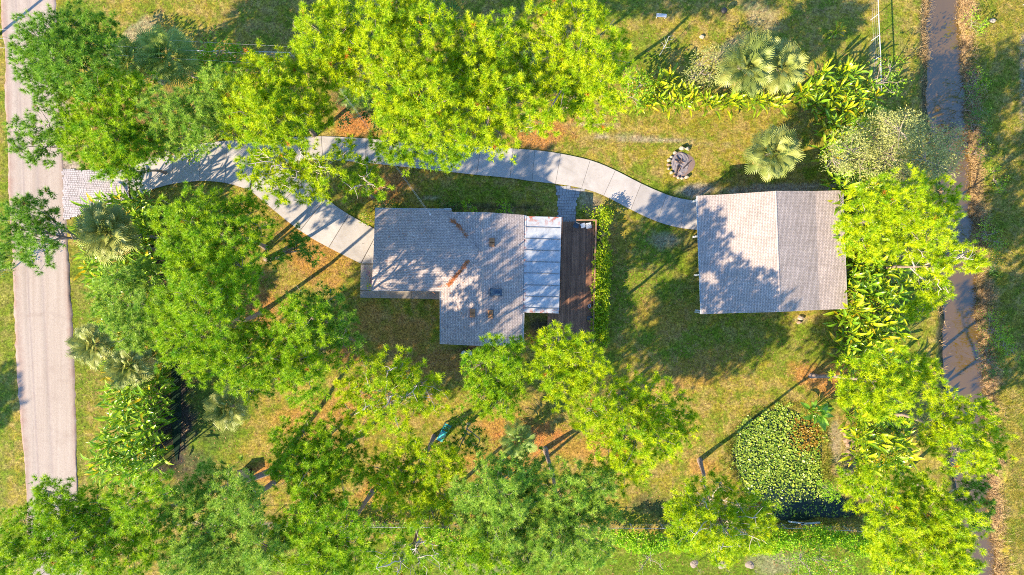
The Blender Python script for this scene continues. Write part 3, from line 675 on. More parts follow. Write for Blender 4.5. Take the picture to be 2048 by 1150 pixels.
def pot(px_, py_, h, r, zb, label, mat, cat='pot'):
    c = W(px_, py_, zb + h); o = empty('plant_pot', (c[0], c[1], zb), 0, label, cat)
    MB().lathe([(r * .7, 0), (r, h), (r * 1.08, h), (r * 1.08, h + .04), (r * .88, h + .04), (r * .85, h - .05), (.01, h - .06)], 14).build('pot_body', mat, o, False)
    MB().lathe([(r * .84, h - .07), (r * .3, h - .02), (.01, h - .01)], 10).build('pot_soil', M['joint'], o, False)
pot(1179, 636, .35, .22, DZ, 'dark plant pot by the hedge-side rail at the sunny end of the deck', M['dark'])
pot(1179, 612, .3, .15, DZ, 'small pale pot by the deck rail, just above the dark pot', M['white'])
pot(1104, 644, .4, .17, 0, 'upper of two pale pots on the ground beside the deck below the porch', M['white'])
pot(1103, 652, .35, .15, 0, 'lower of two pale pots on the ground beside the deck below the porch', M['white'])
def disc(px_, py_, r, label):
    c = W(px_, py_, .2); o = empty('bucket', (c[0], c[1], gz(px_, py_)), 0, label, 'bucket')
    MB().lathe([(r * .8, 0), (r, .3), (r * 1.06, .31), (r * 1.06, .34), (r * .2, .36)], 18).build('body', M['white'], o, False); MB().lathe([(r * .5, .35), (r * .4, .372)], 14).build('lid', M['galv'], o, False)
disc(928, 706, .24, 'pale lidded bucket below the house gable, the one farther from the pine crown')
disc(939.5, 706, .24, 'pale lidded bucket below the house gable, the one nearer the pine crown')

# ------------------------------------------------------------------ barn with open lean-to
bc = W(1540.5, 505, 2.5); barn = empty('barn', (bc[0], bc[1], 0), R(2.1), 'large tan-roofed barn with an open lean-to at the end of the driveway', 'barn')
HW, HL, BK, zE, zB, zR = 6.95, 5.66, 4.2, 3.05, 3.3, 4.45
for (xa, za, xb, zb) in ((-HW, zE, -BK, zB), (-BK, zB, 0, zR), (BK, zB, 0, zR), (HW, zE, BK, zB)):
    q = [(xa, HL, za), (xa, -HL, za), (xb, -HL, zb), (xb, HL, zb)] if xa < 0 else [(xa, -HL, za), (xa, HL, za), (xb, HL, zb), (xb, -HL, zb)]
    slope('roof_slope', q, M['barn_shingle'], barn, .12, False)
ridge_caps((0.0, -HL, zR), (0.0, HL, zR), M['cap'], barn, False)
WL, WR = -BK, HW - .35; y_ = HL - .35
for (a, b) in (((WL, -y_), (WR, -y_)), ((WR, -y_), (WR, y_)), ((WR, y_), (WL, y_)), ((WL, y_), (WL, -y_))):
    a, b = np.array(a), np.array(b); d = nrm(b - a); s = np.array((-d[1], d[0])) * .15
    MB().prism([(*(a + d * .15), 2.8), (*b, 2.8), (*(b + s), 2.8), (*(a + d * .15 + s), 2.8)], zbot=0).build('wall', M['siding'], barn, False)
for s_ in (-1, 1):
    yy = s_ * y_; mb = MB(); V = [(WL, yy, 2.801), (WR, yy, 2.801), (BK, yy, zB - .16), (0, yy, zR - .18), (WL, yy, zB - .16)]; V2 = [(q[0], q[1] - s_ * .14, q[2]) for q in V]
    mb.add(V + V2, [tuple(range(5)), tuple(range(9, 4, -1))] + [(i, 5 + i, 5 + (i + 1) % 5, (i + 1) % 5) for i in range(5)]); mb.build('gable', M['siding'], barn, False)
for yy in (-HL + .25, -1.9, 1.9, HL - .25):
    MB().box(-HW + .18, -HW + .34, yy - .08, yy + .08, -.05, zE - .08).build('post', M['white'], barn, False)
MB().box(-HW + .16, -HW + .36, -HL + .05, HL - .05, zE - .3, zE - .1).build('beam', M['white'], barn, False)
for i, x_ in enumerate((-5.2,)):
    bd = MB().box(WL - .06, WL - .002, -1.6, 1.6, .02, 2.3).build('barn_door', M['white'], barn, False); MB().box(WL - .10, WL - .06, -.12, -.06, .9, 1.2).build('handle', M['dark'], bd, False)
gutter((-HW, HL, zE - .01), (-HW, -HL, zE - .01), M['white'], barn, False) if np.cross((0, -1, 0), (0, 0, 1))[0] < 0 else gutter((-HW, -HL, zE - .01), (-HW, HL, zE - .01), M['white'], barn, False)
MB().box(HW, HW + .02, -HL, HL, zE - .16, zE + .005).build('fascia', M['white'], barn, False)
MB().tube([(-HW - .06, -HL + .1, zE - .1), (-HW - .02, -HL + .1, 2.0), (-HW + .1, -HL + .1, 1.7), (-HW + .1, -HL + .1, .1)], .05, 8).build('downspout', M['white'], barn, False)

# ------------------------------------------------------------------ power line
def sag(a, b, s, n=16):
    t = np.linspace(0, 1, n)[:, None]; p = np.array(a) * (1 - t) + np.array(b) * t; p[:, 2:] -= 4 * s * t * (1 - t); return p
def utility_pole(x, y, h, label):
    o = empty('utility_pole', (x, y, 0), 0, label, 'pole')
    MB().tube([(0, 0, -.3), (0, 0, h)], [.17, .11], 10).build('shaft', M['creosote'], o, False); MB().box(-.06, .06, -.9, .9, h - .7, h - .58).build('crossarm', M['creosote'], o, False)
    for j in (-.8, 0, .8): MB().lathe([(.03, 0), (.05, .05), (.03, .1), (.05, .15), (.02, .2)], 8, (0, j, h - .58)).build('insulator', M['white'], o, False)
    return o
p1 = (*G(-70, 125), 9.0); utility_pole(p1[0], p1[1], 9.0, 'dark wooden utility pole beside the shell road, its shadow crossing the road')
c = W(632, 112, 8.2); p2 = (c[0], c[1], 8.4); utility_pole(c[0], c[1], 8.4, 'wooden utility pole among the pines above the driveway')
for j in (-.8, 0, .8):
    o = MB().tube(sag((p1[0], p1[1] + j, 8.6), (p2[0], p2[1] + j, 8.0), .5), .008, 4).build('power_line', M['wire']); tag(o, {-.8: 'lowest', 0: 'middle', .8: 'topmost'}[j] + ' of three thin wires strung over the road to the pole among the pines', 'wire', 'wires over the road')
for j in (-.06, .06):
    o = MB().tube(sag((p2[0], p2[1] + j, 7.2), (mast[0] + j, mast[1], mast[2] + .05), .35), .008, 4).build('service_wire', M['wire']); tag(o, ('lower' if j < 0 else 'upper') + ' of two pale service wires running to the mast on the house roof', 'wire', 'service wires to the house')

# ------------------------------------------------------------------ fences
def fence(pts, h, step, label, rail=.03, name='wire_fence', strands=4):
    o = empty(name, (*pts[0][:2], 0), 0, label, 'fence'); P = np.array(pts, float)
    for a, b in zip(P[:-1], P[1:]):
        L = np.linalg.norm(b - a); n_ = max(1, round(L / step))
        for k in range(n_):
            q = a + (b - a) * k / n_; MB().tube([(q[0], q[1], -.3), (q[0], q[1], h + .05)], .035, 6).build('post', M['galv'], o)
        MB().tube([(a[0], a[1], h), (b[0], b[1], h)], rail, 6).build('rail', M['galv'], o)
        for s_ in range(1, strands): MB().tube([(a[0], a[1], h * s_ / strands), (b[0], b[1], h * s_ / strands)], .006, 3).build('strand', M['wire'], o)
    q = P[-1]; MB().tube([(q[0], q[1], -.3), (q[0], q[1], h + .05)], .035, 6).build('post', M['galv'], o)
fence([G(1738, -60), G(1741, 40), G(1745, 122), G(1747, 200)], 1.5, 2.4, 'pale pipe-railed fence running down from the top edge beside the canal meadow', .045)
fence([G(370, 1040), G(640, 1043), G(900, 1046), G(1200, 1048), G(1500, 1044), G(1748, 1054)], 1.4, 3.0, 'thin wire fence in front of the vine hedge below the pond', .02)
fence([G(408, 112), G(590, 116)], 1.6, 3.0, 'short pale railed fence in the shade above the palm and the pines', .04)
fence([G(2042, -40), G(2050, 60), G(2056, 150)], 1.2, 2.5, 'pale fence at the top edge of the field beyond the canal', .04)

# ------------------------------------------------------------------ fire pit
def pebble(r, sq=.6, seed=0):
    """irregular twenty-sided stone"""
    q = np.random.default_rng(seed); t_ = (1 + 5 ** .5) / 2
    V = nrm(np.array([(-1, t_, 0), (1, t_, 0), (-1, -t_, 0), (1, -t_, 0), (0, -1, t_), (0, 1, t_), (0, -1, -t_), (0, 1, -t_), (t_, 0, -1), (t_, 0, 1), (-t_, 0, -1), (-t_, 0, 1)], float))
    V = V * (1 + q.uniform(-.28, .25, (12, 1))) * r * np.array((1.15, .9, sq))
    F = [(0, 11, 5), (0, 5, 1), (0, 1, 7), (0, 7, 10), (0, 10, 11), (1, 5, 9), (5, 11, 4), (11, 10, 2), (10, 7, 6), (7, 1, 8), (3, 9, 4), (3, 4, 2), (3, 2, 6), (3, 6, 8), (3, 8, 9), (4, 9, 5), (2, 4, 11), (6, 2, 10), (8, 6, 7), (9, 8, 1)]
    return V, F
fc = G(1362, 328); fp = empty('fire_pit', (*fc, 0), 0, 'round fire pit ringed with pale stones on the lawn above the driveway bend', 'fire pit')
n_ = 26; a = np.arange(n_) * 2 * np.pi / n_
rad = 1.45 + .18 * np.sin(3 * a + 1) + rng.uniform(-.07, .07, n_)
V = [(.12, .05, .075)] + [(r_ * .55 * math.cos(t_), r_ * .6 * math.sin(t_), .09) for r_, t_ in zip(rad, a)] + [(.25 + r_ * .95 * math.cos(t_), r_ * 1.12 * math.sin(t_), -.05) for r_, t_ in zip(rad, a)]
F = [(0, 1 + i, 1 + (i + 1) % n_) for i in range(n_)] + [(1 + i, 1 + n_ + i, 1 + n_ + (i + 1) % n_, 1 + (i + 1) % n_) for i in range(n_)]
MB().add(V, F).build('earth_ring', M['earth'], fp, False, True)
nr, na = 7, 22; V = [(-.05, 0, .14)]; 
for i in range(1, nr):
    for j in range(na): V.append((-.08 + .92 * i / (nr - 1) * math.cos(j * 2 * math.pi / na), 1.12 * i / (nr - 1) * math.sin(j * 2 * math.pi / na), .13 - .05 * (i / (nr - 1)) ** 2 + random.uniform(-.03, .04)))
F = [(0, 1 + j, 1 + (j + 1) % na) for j in range(na)] + [(1 + (i - 1) * na + j, 1 + i * na + j, 1 + i * na + (j + 1) % na, 1 + (i - 1) * na + (j + 1) % na) for i in range(1, nr - 1) for j in range(na)]
MB().add(V, F).build('ash_bed', M['ash'], fp, False)
for k, (sx, sy, r_, pale) in enumerate([(1363, 298, .36, 1), (1374, 298, .33, 1), (1349, 306, .30, 1), (1342, 314, .22, 1), (1338, 321, .22, 1), (1336, 330, .2, 0), (1337, 338, .22, 1), (1342, 346, .22, 1), (1348, 352, .24, 0), (1356, 356, .22, 1), (1364, 357, .22, 1), (1372, 355, .30, 1)]):
    V, F = pebble(r_ * random.uniform(.65, .95), .9, k); gx_, gy_ = G(sx, sy); MB().add([(v[0] + gx_ - fc[0], v[1] + gy_ - fc[1], v[2] + r_ * .55) for v in V], F).build('stone', M['stone'] if pale else M['rock'], fp, False)
for k in range(9):
    a = random.uniform(0, 6.28); c_ = np.array((random.uniform(-.5, .5), random.uniform(-.6, .6), .2)); d = np.array((math.cos(a), math.sin(a), .12)) * random.uniform(.25, .5)
    MB().tube([c_ - d, c_, c_ + d], [.05, .06, .04], 6).build('charred_log', M['char'] if k % 3 else M['rock'], fp, False)

# ------------------------------------------------------------------ yard things
o = empty('toy_slide', (*W(886, 868, .8)[:2], 0), R(62), 'teal plastic toddler slide on the lawn partly under a thin pine', 'slide')
w_ = .26
MB().add([(x_, y_, z_) for y_ in (-w_, w_) for x_, z_ in ((-.95, .10), (-.7, .16), (-.2, .55), (.15, .86), (.35, .88))], [(0, 1, 6, 5), (1, 2, 7, 6), (2, 3, 8, 7), (3, 4, 9, 8)]).build('chute', M['teal'], o, False)
for s_ in (-1, 1):
    y0, y1 = sorted((s_ * w_, s_ * (w_ + .05))); MB().add([(x_, y, z_ + dz) for y in (y0, y1) for x_, z_ in ((-.95, .05), (-.7, .12), (-.2, .5), (.15, .82), (.4, .84)) for dz in (0, .17)], [(0, 1, 3, 2), (2, 3, 5, 4), (4, 5, 7, 6), (6, 7, 9, 8), (10, 12, 13, 11), (12, 14, 15, 13), (14, 16, 17, 15), (16, 18, 19, 17), (1, 11, 13, 3), (3, 13, 15, 5), (5, 15, 17, 7), (7, 17, 19, 9)]).build('side_rail', M['teal'], o, False)
    MB().prism([(.35, s_ * .30 - .04, 1.15), (.95, s_ * .36 - .04, .03), (.95, s_ * .36 + .04, .03), (.35, s_ * .30 + .04, 1.15)], .12).build('ladder_side', M['teal'], o, False)
for k in range(3): MB().box(.45 + .17 * k, .58 + .17 * k, -.3, .3, .66 - .24 * k, .70 - .24 * k).build('step', M['teal'], o, False)
o = empty('storage_bin', (*G(494, 944), gz(494, 944)), R(8), 'dark navy lidded bin standing in the shade below the round-crowned palm', 'bin')
MB().add([(-.5, -.38, 0), (.5, -.38, 0), (.5, .38, 0), (-.5, .38, 0), (-.58, -.45, .75), (.58, -.45, .75), (.58, .45, .75), (-.58, .45, .75)], [(3, 2, 1, 0), (0, 1, 5, 4), (1, 2, 6, 5), (2, 3, 7, 6), (3, 0, 4, 7), (4, 5, 6, 7)]).build('body', M['navy'], o, False, bevel=.03)
MB().box(-.62, .62, -.49, .49, .755, .83).build('lid', M['navy'], o, False, bevel=.03); MB().box(-.2, .2, -.56, -.49, .7, .76).build('handle', M['black'], o, False)
o = empty('garden_bench', (*W(1323, 31, .4)[:2], 0), R(-4), 'white-topped bench on the neighbouring lawn at the top of the picture', 'bench')
for k in range(3): MB().box(-.5, .5, -.17 + k * .12, -.07 + k * .12, .42, .45).build('slat', M['white'], o, False)
for i in (-.42, .42):
    for j in (-.12, .14): MB().box(i - .03, i + .03, j - .03, j + .03, 0, .42).build('leg', M['white'], o, False)
o = empty('grill_stand', (*G(1443, 28), 0), R(20), 'black iron grill standing on bare ground at the top of the picture', 'grill')
MB().lathe([(.1, .6), (.26, .68), (.32, .82), (.28, .98), (.08, 1.05)], 14).build('bowl', M['black'], o, False, True)
for a in (0, 2.1, 4.2): MB().tube([(.1 * math.cos(a), .1 * math.sin(a), .62), (.36 * math.cos(a), .36 * math.sin(a), 0)], .02, 6).build('leg', M['black'], o, False)
def rock(px_, py_, r, mat, label, seed):
    V, F = pebble(r, .6, seed); a, b = G(px_, py_); z0 = gz(px_, py_); o = MB().add([(v[0] + a, v[1] + b, v[2] + z0 + r * .35) for v in V], F).build('garden_rock', mat); tag(o, label, 'rock')
rock(1601, 636, .30, M['stone'], 'pale rock on the lawn just below the barn', 51); rock(1597, 645, .22, M['rock'], 'small brown rock beside the pale rock below the barn', 52)
rock(1402, 74, .25, M['stone'], 'small pale rock on the neighbouring lawn above the grey-green shrub', 53); rock(1983, 42, .3, M['stone'], 'pale rock on the far bank of the canal near the top', 54)
for k, (sx, sy) in enumerate([(1690, 868), (1692, 880), (1696, 890), (1697, 903), (1700, 915), (1699, 927), (1698, 940), (1690, 949), (1684, 860)]):
    V, F = pebble(random.uniform(.22, .34), .6, 60 + k); a, b = G(sx, sy); o = MB().add([(v[0] + a, v[1] + b, v[2] + .06) for v in V], F).build('edging_stone', M['rock']); tag(o, ['second', 'third', 'fourth', 'fifth', 'sixth', 'seventh', 'eighth', 'ninth', 'first'][k] + ' brown edging stone from the banana plant along the pond path', 'stone', 'edging stones by the pond path')
o = MB().tube([W(526, 1103, .5), W(547, 1114, .4)], .06, 8).build('white_pipe', M['white']); tag(o, 'short white pipe lying on the bright lawn at the bottom of the picture', 'pipe')
for k, (sx, sy, ex, ey) in enumerate([(1575, 1041, 1608, 1045), (1600, 1046, 1640, 1043)]):
    o = MB().prism([(*G(sx, sy), .1), (*G(sx + 2, sy + 3), .1), (*G(ex, ey + 3), .1), (*G(ex, ey), .1)], .1).build('plank', M['galv']); tag(o, 'weathered pale board at the water edge of the lily pond' if k == 0 else 'weathered pale board beside the first one at the foot of the vine hedge', 'board')

# ------------------------------------------------------------------ vegetation
def needle_tufts(C, A, n, L, wd, spread=.55):
    """pine brushes: n needles at each centre C fanning about axis A"""
    N = len(C); d = nrm(A[:, None] * spread + rng.normal(size=(N, n, 3)) * .62)
    ln = L * rng.uniform(.7, 1.15, (N, n, 1)); s = nrm(np.cross(d, np.array((0, 0, 1.0)) + rng.normal(size=(N, n, 3)) * .5)) * wd
    c = C[:, None]
    V = np.stack([c + s, c - s, c + d * ln], 2)
    return V.reshape(-1, 3), np.arange(N * n * 3).reshape(-1, 3)

def wiggle(a, b, n, amp, droop=0.0):
    t = np.linspace(0, 1, n)[:, None]; p = a * (1 - t) + b * t; k = np.sin(np.pi * t)
    p = p + k * rng.normal(size=(1, 3)) * amp + rng.normal(size=(n, 3)) * amp * .25 * k; p[:, 2:] += droop * k; return p

def pine(label, lobes, h=14.0, tone='g', base=None, dens=1.0, twigs=1.0, group=None, trunk_r=.23, zr=(.80, 1.0), nl=.38):
    """lobes: foliage masses as (pixel x, pixel y, pixel radius) in the photograph; the trunk stands under their middle unless base is given"""
    lb = np.array(lobes, float); zz = h * rng.uniform(zr[0], zr[1], len(lb))
    Cw = np.array([W(a, b, q) for (a, b, _), q in zip(lb, zz)]); rw = lb[:, 2] * S * (1 - zz / H) * 1.12
    mid = np.average(Cw, axis=0, weights=rw ** 2)
    bx, by = (mid[0], mid[1]) if base is None else G(*base)
    bz = float(terrain(np.array([bx]), np.array([by]))[0])
    root = empty('pine_tree', (bx, by, bz), 0, label, 'pine tree', group)
    O = np.array((bx, by, bz)); top = np.array((mid[0], mid[1], h * .97)) - O; fo = np.array((0, 0, -.2))
    n = 9; tr = wiggle(fo, top, n, .22 + .01 * h); r = trunk_r * (h / 14) ** .7
    mb = MB(); mb.tube(tr, np.linspace(r, r * .28, n) * np.where(np.arange(n) == 0, 1.35, 1), 9)
    mb.build('trunk', M['bark'], root, False, True)
    br = MB(); TC = []; TA = []; TR = []; TI = []; PT = 4
    for c, q in zip(Cw - O, rw):
        f = np.clip((c[2] / h - .10 - .12 * rng.random()), .45, .93); k = f * (n - 1); i0 = int(k); a = tr[i0] * (1 - k + i0) + tr[min(i0 + 1, n - 1)] * (k - i0)
        lim = wiggle(a, c + (0, 0, -q * .2), 6, .25, .15); br.tube(lim, np.linspace(r * .42, r * .16, 6), 5, False)
        nc = max(5, int(dens * 17 * q * q))                       # branch ends, each carrying a cluster of brushes
        u = unit(nc); u[:, 2] = np.where(rng.random(nc) < .75, np.abs(u[:, 2]), u[:, 2])
        rr = q * (.22 + .86 * rng.random(nc) ** .55) * np.where(rng.random(nc) < .10, 1.22, 1)
        P = c + u * rr[:, None] * np.array((1, 1, .74)); kp = ~(((u[:, 2] < .12) | (rr < q * .55)) & (rng.random(nc) < .12)); P, u, rr = P[kp], u[kp], rr[kp]; nc = len(P)
        shade = np.clip(rng.normal(.5, .25, nc), .02, .94)
        for j in range(nc):
            if rng.random() < .15 * min(1.6, twigs):
                g = lim[rng.integers(2, 6)]; br.tube(wiggle(g, P[j], 4, .14 * q ** .5, .1), np.linspace(r * .15, r * .06, 4), 4, False)
            if rng.random() < .022 * twigs:                         # bare twig standing out of the foliage
                e = P[j] + nrm(u[j] + rng.normal(size=3) * .6) * rng.uniform(.3, .8) + np.array((0, 0, .25)); br.tube(wiggle(P[j], e, 4, .08), np.linspace(.028, .010, 4), 4, False)
        w = unit(nc * PT) * (.34 * rng.random((nc * PT, 1)) ** .5) * np.array((1, 1, .7)); Pj = np.repeat(P, PT, 0) + w
        TI.append(np.repeat((u[:, 2] < .12) | (rr < q * .55), PT)); TC.append(Pj); TA.append(nrm(w * 1.5 + np.repeat(u, PT, 0) * .3 + np.array((0, 0, .45)))); TR.append(np.clip(np.repeat(shade, PT) + rng.normal(size=nc * PT) * .17, 0, .94))
    if twigs >= 1.8:                                               # weathered bare limbs over the top of the crown
        for c, q in list(zip(Cw - O, rw))[:6]:
            a = tr[n - 2] + (0, 0, .2); e = c + np.array((0, 0, q * .85 + .25)); lim = wiggle(a + (c - a) * .15, e, 7, .3, .25); br.tube(lim, np.linspace(.075, .022, 7), 5, False)
            for _ in range(3):
                g = lim[rng.integers(3, 7)]; br.tube(wiggle(g, g + rng.normal(size=3) * np.array((.5, .5, .12)), 4, .08), np.linspace(.03, .01, 4), 4, False)
    br.build('branches', M['twig_pale'] if twigs >= 1.8 else M['twig'], root, False, True)
    C_ = np.concatenate(TC); A_ = np.concatenate(TA); rd = np.concatenate(TR); inner = np.concatenate(TI); rd = np.where(rng.random(len(C_)) < .004, .99, rd)
    V1, F1 = needle_tufts(C_[~inner], A_[~inner], 36, nl, .0140); V2, F2 = needle_tufts(C_[inner], A_[inner], 14, nl, .028)     # coarser brushes inside the crown
    V = np.concatenate([V1, V2]); F = np.concatenate([F1, F2 + len(V1)]); rd = np.concatenate([np.repeat(rd[~inner], 36 * 3), np.repeat(rd[inner], 14 * 3)])
    link('crown', np_mesh('crown', V, F, M['pine_' + tone], dict(rnd=rd)), root)
    return root

# --- pines, each with its own foliage masses
pine('dense pine at the top of the road, overhanging the shell surface', [(90, 80, 52), (140, 70, 48), (75, 130, 45), (130, 120, 55), (100, 170, 42), (190, 80, 45), (170, 140, 50), (215, 55, 26)], 13, 'd')
pine('broad pine between the road and the paved apron', [(175, 225, 58), (230, 270, 65), (265, 210, 55), (180, 290, 48), (250, 320, 42), (210, 180, 50), (285, 290, 40), (205, 325, 30)], 12, 'g')
pine('sparse pine bough reaching over the road above the apron', [(55, 265, 32), (95, 245, 32), (95, 295, 34), (130, 275, 30), (70, 320, 14), (40, 290, 18)], 11, 'd', base=(230, 300), dens=.75)
pine('pine over the driveway entrance beside the fan palm', [(380, 230, 52), (430, 215, 45), (345, 270, 42), (405, 270, 38), (320, 225, 40), (440, 170, 34)], 12, 'b')
pine('round bright pine between the entrance drive and the utility fence', [(540, 150, 52), (480, 195, 50), (595, 195, 58), (530, 245, 58), (585, 255, 45), (470, 240, 34), (540, 195, 55), (630, 235, 34)], 13, 'y')
pine('bright pine with a thick bare leaning trunk above the fork of the drive', [(645, 65, 52), (690, 45, 48), (635, 110, 50), (690, 105, 46), (700, 150, 42), (670, 25, 30), (660, 150, 34)], 14, 'y', base=(742, 172))
pine('bright pine at the top edge above the house', [(800, 35, 58), (770, 85, 50), (850, 60, 50), (830, 5, 40), (770, 30, 36)], 15, 'y')
pine('tall bright pine above the driveway in line with the house left wing', [(800, 165, 58), (850, 200, 60), (805, 240, 52), (870, 250, 50), (775, 130, 42), (850, 145, 46), (790, 205, 46)], 15, 'y')
pine('low green pine bough overhanging the driveway above the house', [(830, 300, 34), (880, 303, 34), (797, 308, 28), (920, 298, 26), (760, 285, 22), (900, 320, 20)], 10, 'g', base=(860, 285))
pine('broad bright pine above the driveway in line with the white porch', [(930, 100, 54), (990, 85, 50), (960, 155, 60), (1005, 195, 58), (950, 225, 58), (1000, 265, 42), (1010, 130, 48), (910, 170, 46), (935, 275, 30)], 15, 'y')
pine('large bright pine at the top beside the shaded neighbouring lawn', [(1090, 60, 50), (1165, 40, 45), (1120, 125, 62), (1190, 105, 54), (1210, 160, 46), (1130, 190, 56), (1060, 175, 40), (1180, 210, 44), (1090, 230, 36), (1225, 200, 30), (1110, 20, 30), (1235, 90, 24)], 15, 'y')
pine('thin yellow pine spreading over the fork of the drive', [(530, 300, 40), (560, 340, 44), (510, 335, 34), (615, 312, 36), (600, 368, 40), (655, 340, 34), (560, 385, 28), (690, 300, 28), (640, 385, 24)], 12, 'y', base=(650, 396), dens=.68, twigs=1.8)
pine('thin green pine spray beside the garage corner of the house', [(725, 355, 32), (757, 378, 26), (740, 335, 22), (705, 385, 20)], 9, 'g', base=(745, 395), dens=.6, twigs=1.8)
pine('small drooping pine bough at the apron end of the drive', [(258, 345, 14), (275, 370, 20), (283, 350, 13), (262, 320, 14)], 8, 'd', base=(330, 345), dens=.9)
pine('open pine leaning over the road opposite the leaning palm', [(38, 440, 38), (88, 425, 36), (28, 490, 40), (80, 500, 36), (118, 468, 20), (60, 465, 30), (50, 410, 20), (108, 440, 14)], 13, 'd', base=(335, 500), dens=.85)
pine('bright round pine on the house side of the leaning palm', [(338, 440, 34), (380, 435, 46), (435, 425, 48), (400, 490, 56), (365, 515, 40), (450, 485, 50), (498, 425, 38), (480, 535, 46), (425, 545, 44), (520, 470, 32)], 13, 'g')
pine('bright pine below the round pine in the front lawn', [(400, 600, 56), (445, 575, 46), (345, 640, 48), (380, 685, 56), (430, 650, 50), (480, 600, 36), (355, 595, 40), (400, 730, 32), (455, 705, 32)], 14, 'g')
pine('soft pale pine over the tropical row halfway down the road', [(230, 605, 44), (285, 555, 36), (270, 645, 48), (245, 570, 36), (320, 600, 38), (300, 665, 34)], 12, 'b', dens=1.1)
pine('bright pine in front of the lower end of the house', [(560, 655, 50), (615, 645, 50), (540, 720, 56), (480, 735, 48), (590, 720, 56), (645, 700, 50), (615, 765, 44), (500, 780, 30), (455, 700, 34), (500, 665, 34)], 13, 'g', dens=.9)
pine('sparse dark pine spray on the lawn below the garage drive', [(580, 495, 26), (612, 488, 22), (560, 520, 20), (625, 515, 18), (600, 470, 16)], 11, 'd', base=(530, 518), dens=.6, twigs=1.6)
pine('sparse dark pine reaching to the lower front corner of the house', [(680, 640, 38), (640, 610, 34), (700, 680, 24), (605, 605, 28), (665, 595, 22)], 12, 'd', base=(620, 640), dens=.7, twigs=1.5)
pine('yellow pine with bare twigs above the toy slide', [(740, 760, 48), (790, 735, 42), (720, 820, 44), (780, 805, 54), (840, 765, 42), (870, 790, 34), (700, 785, 30), (825, 815, 34)], 12, 'y', base=(846, 786), dens=.65, twigs=1.8)
pine('green pine touching the lower gable of the house', [(960, 730, 42), (1008, 708, 42), (1030, 755, 36), (968, 785, 40), (1003, 805, 34), (1020, 720, 34), (985, 760, 40)], 13, 'g', dens=.8)
pine('bright pine at the lower end of the deck', [(1120, 690, 42), (1155, 715, 44), (1100, 735, 40), (1130, 775, 44), (1180, 740, 36), (1085, 690, 26)], 13, 'y')
pine('wide bright pine on the open lawn between deck and pond', [(1200, 820, 46), (1250, 795, 48), (1310, 815, 54), (1350, 850, 42), (1270, 875, 58), (1220, 895, 46), (1250, 940, 38), (1320, 880, 40), (1165, 835, 24)], 13, 'y', dens=.95, twigs=1.5)
pine('bright pine with a leaning bare trunk below the long lawn shadows', [(600, 880, 48), (650, 900, 54), (620, 950, 58), (680, 950, 48), (585, 935, 40), (640, 995, 40), (690, 900, 34)], 12, 'g', base=(722, 872), dens=1)
pine('bright pine just below the toy slide', [(790, 930, 48), (850, 920, 54), (880, 975, 48), (820, 985, 54), (870, 1018, 34), (770, 975, 34), (900, 930, 32), (745, 935, 30)], 12, 'y', base=(868, 872), dens=.8, twigs=1.6)
pine('thin see-through pine sprays beside the toy slide', [(930, 870, 30), (958, 888, 24), (925, 840, 22), (900, 895, 22), (915, 905, 20)], 9, 'd', base=(935, 850), dens=.45, twigs=1.5)
pine('large bluish pine at the bottom centre with a forked top', [(1000, 980, 54), (960, 1020, 50), (1050, 950, 42), (1000, 1045, 50), (1045, 1000, 46), (940, 985, 34), (985, 935, 34)], 14, 'b', dens=1.2)
pine('large green pine at the bottom beside the shaded pond arm', [(1120, 985, 58), (1180, 980, 44), (1080, 1040, 58), (1150, 1045, 50), (1200, 1020, 36), (1110, 1090, 52), (1180, 1095, 44), (1060, 1110, 46), (1215, 960, 24)], 14, 'b', base=(1090, 897), dens=1.1)
pine('yellow pine with pale bare limbs beside the lily pond', [(1400, 1000, 42), (1380, 1050, 48), (1450, 1060, 54), (1500, 1020, 38), (1505, 1065, 38), (1430, 1085, 34), (1360, 1010, 26), (1440, 970, 26)], 13, 'y', base=(1400, 920), twigs=1.8)
pine('huge pale pine in the bottom corner by the road with a long leaning trunk', [(60, 1060, 54), (120, 1010, 48), (100, 1110, 60), (200, 1030, 58), (180, 1100, 60), (265, 1010, 48), (300, 1065, 48), (250, 1110, 58), (310, 965, 32), (40, 1120, 44), (140, 1060, 54), (95, 985, 28)], 16, 'g', base=(548, 940), trunk_r=.26, dens=1.15)
pine('pale pine at the bottom above the bright lawn strip', [(420, 960, 44), (470, 990, 48), (400, 1050, 58), (480, 1060, 58), (530, 1095, 46), (380, 1110, 50), (450, 1115, 50), (500, 1010, 36), (360, 1000, 36)], 14, 'b', dens=1.2)
pine('green pine at the bottom edge in line with the garage', [(620, 1050, 48), (600, 1105, 54), (690, 1060, 46), (720, 1105, 46), (655, 1115, 50), (570, 1060, 34), (640, 1140, 44)], 14, 'g', base=(744, 984), dens=1.15)
pine('thin bare-branched pine at the bottom edge with pale crooked limbs', [(790, 1090, 42), (840, 1080, 38), (860, 1120, 40), (800, 1135, 40), (880, 1095, 26), (760, 1120, 34)], 14, 'g', base=(842, 1032), dens=.5, twigs=2.2)
pine('small pine crown at the bottom edge between two large pines', [(960, 1095, 42), (990, 1120, 44), (930, 1125, 36), (1020, 1085, 30)], 13, 'g', dens=.9)
pine('bright pine over the canal beside the barn', [(1740, 420, 52), (1800, 400, 58), (1860, 400, 46), (1770, 470, 48), (1850, 455, 42), (1720, 480, 40), (1690, 455, 22), (1895, 425, 22)], 13, 'y')
pine('yellow pine with bare white limbs reaching across the canal', [(1900, 510, 38), (1868, 535, 30), (1925, 520, 28), (1860, 578, 30), (1880, 585, 22), (1815, 500, 30), (1945, 525, 16)], 11, 'y', base=(1756, 536), dens=.9, twigs=2)
pine('small yellow pine tuft over the shaded canal bank', [(1835, 618, 20), (1850, 605, 16), (1822, 628, 14)], 7, 'y', base=(1790, 620), dens=1.2)
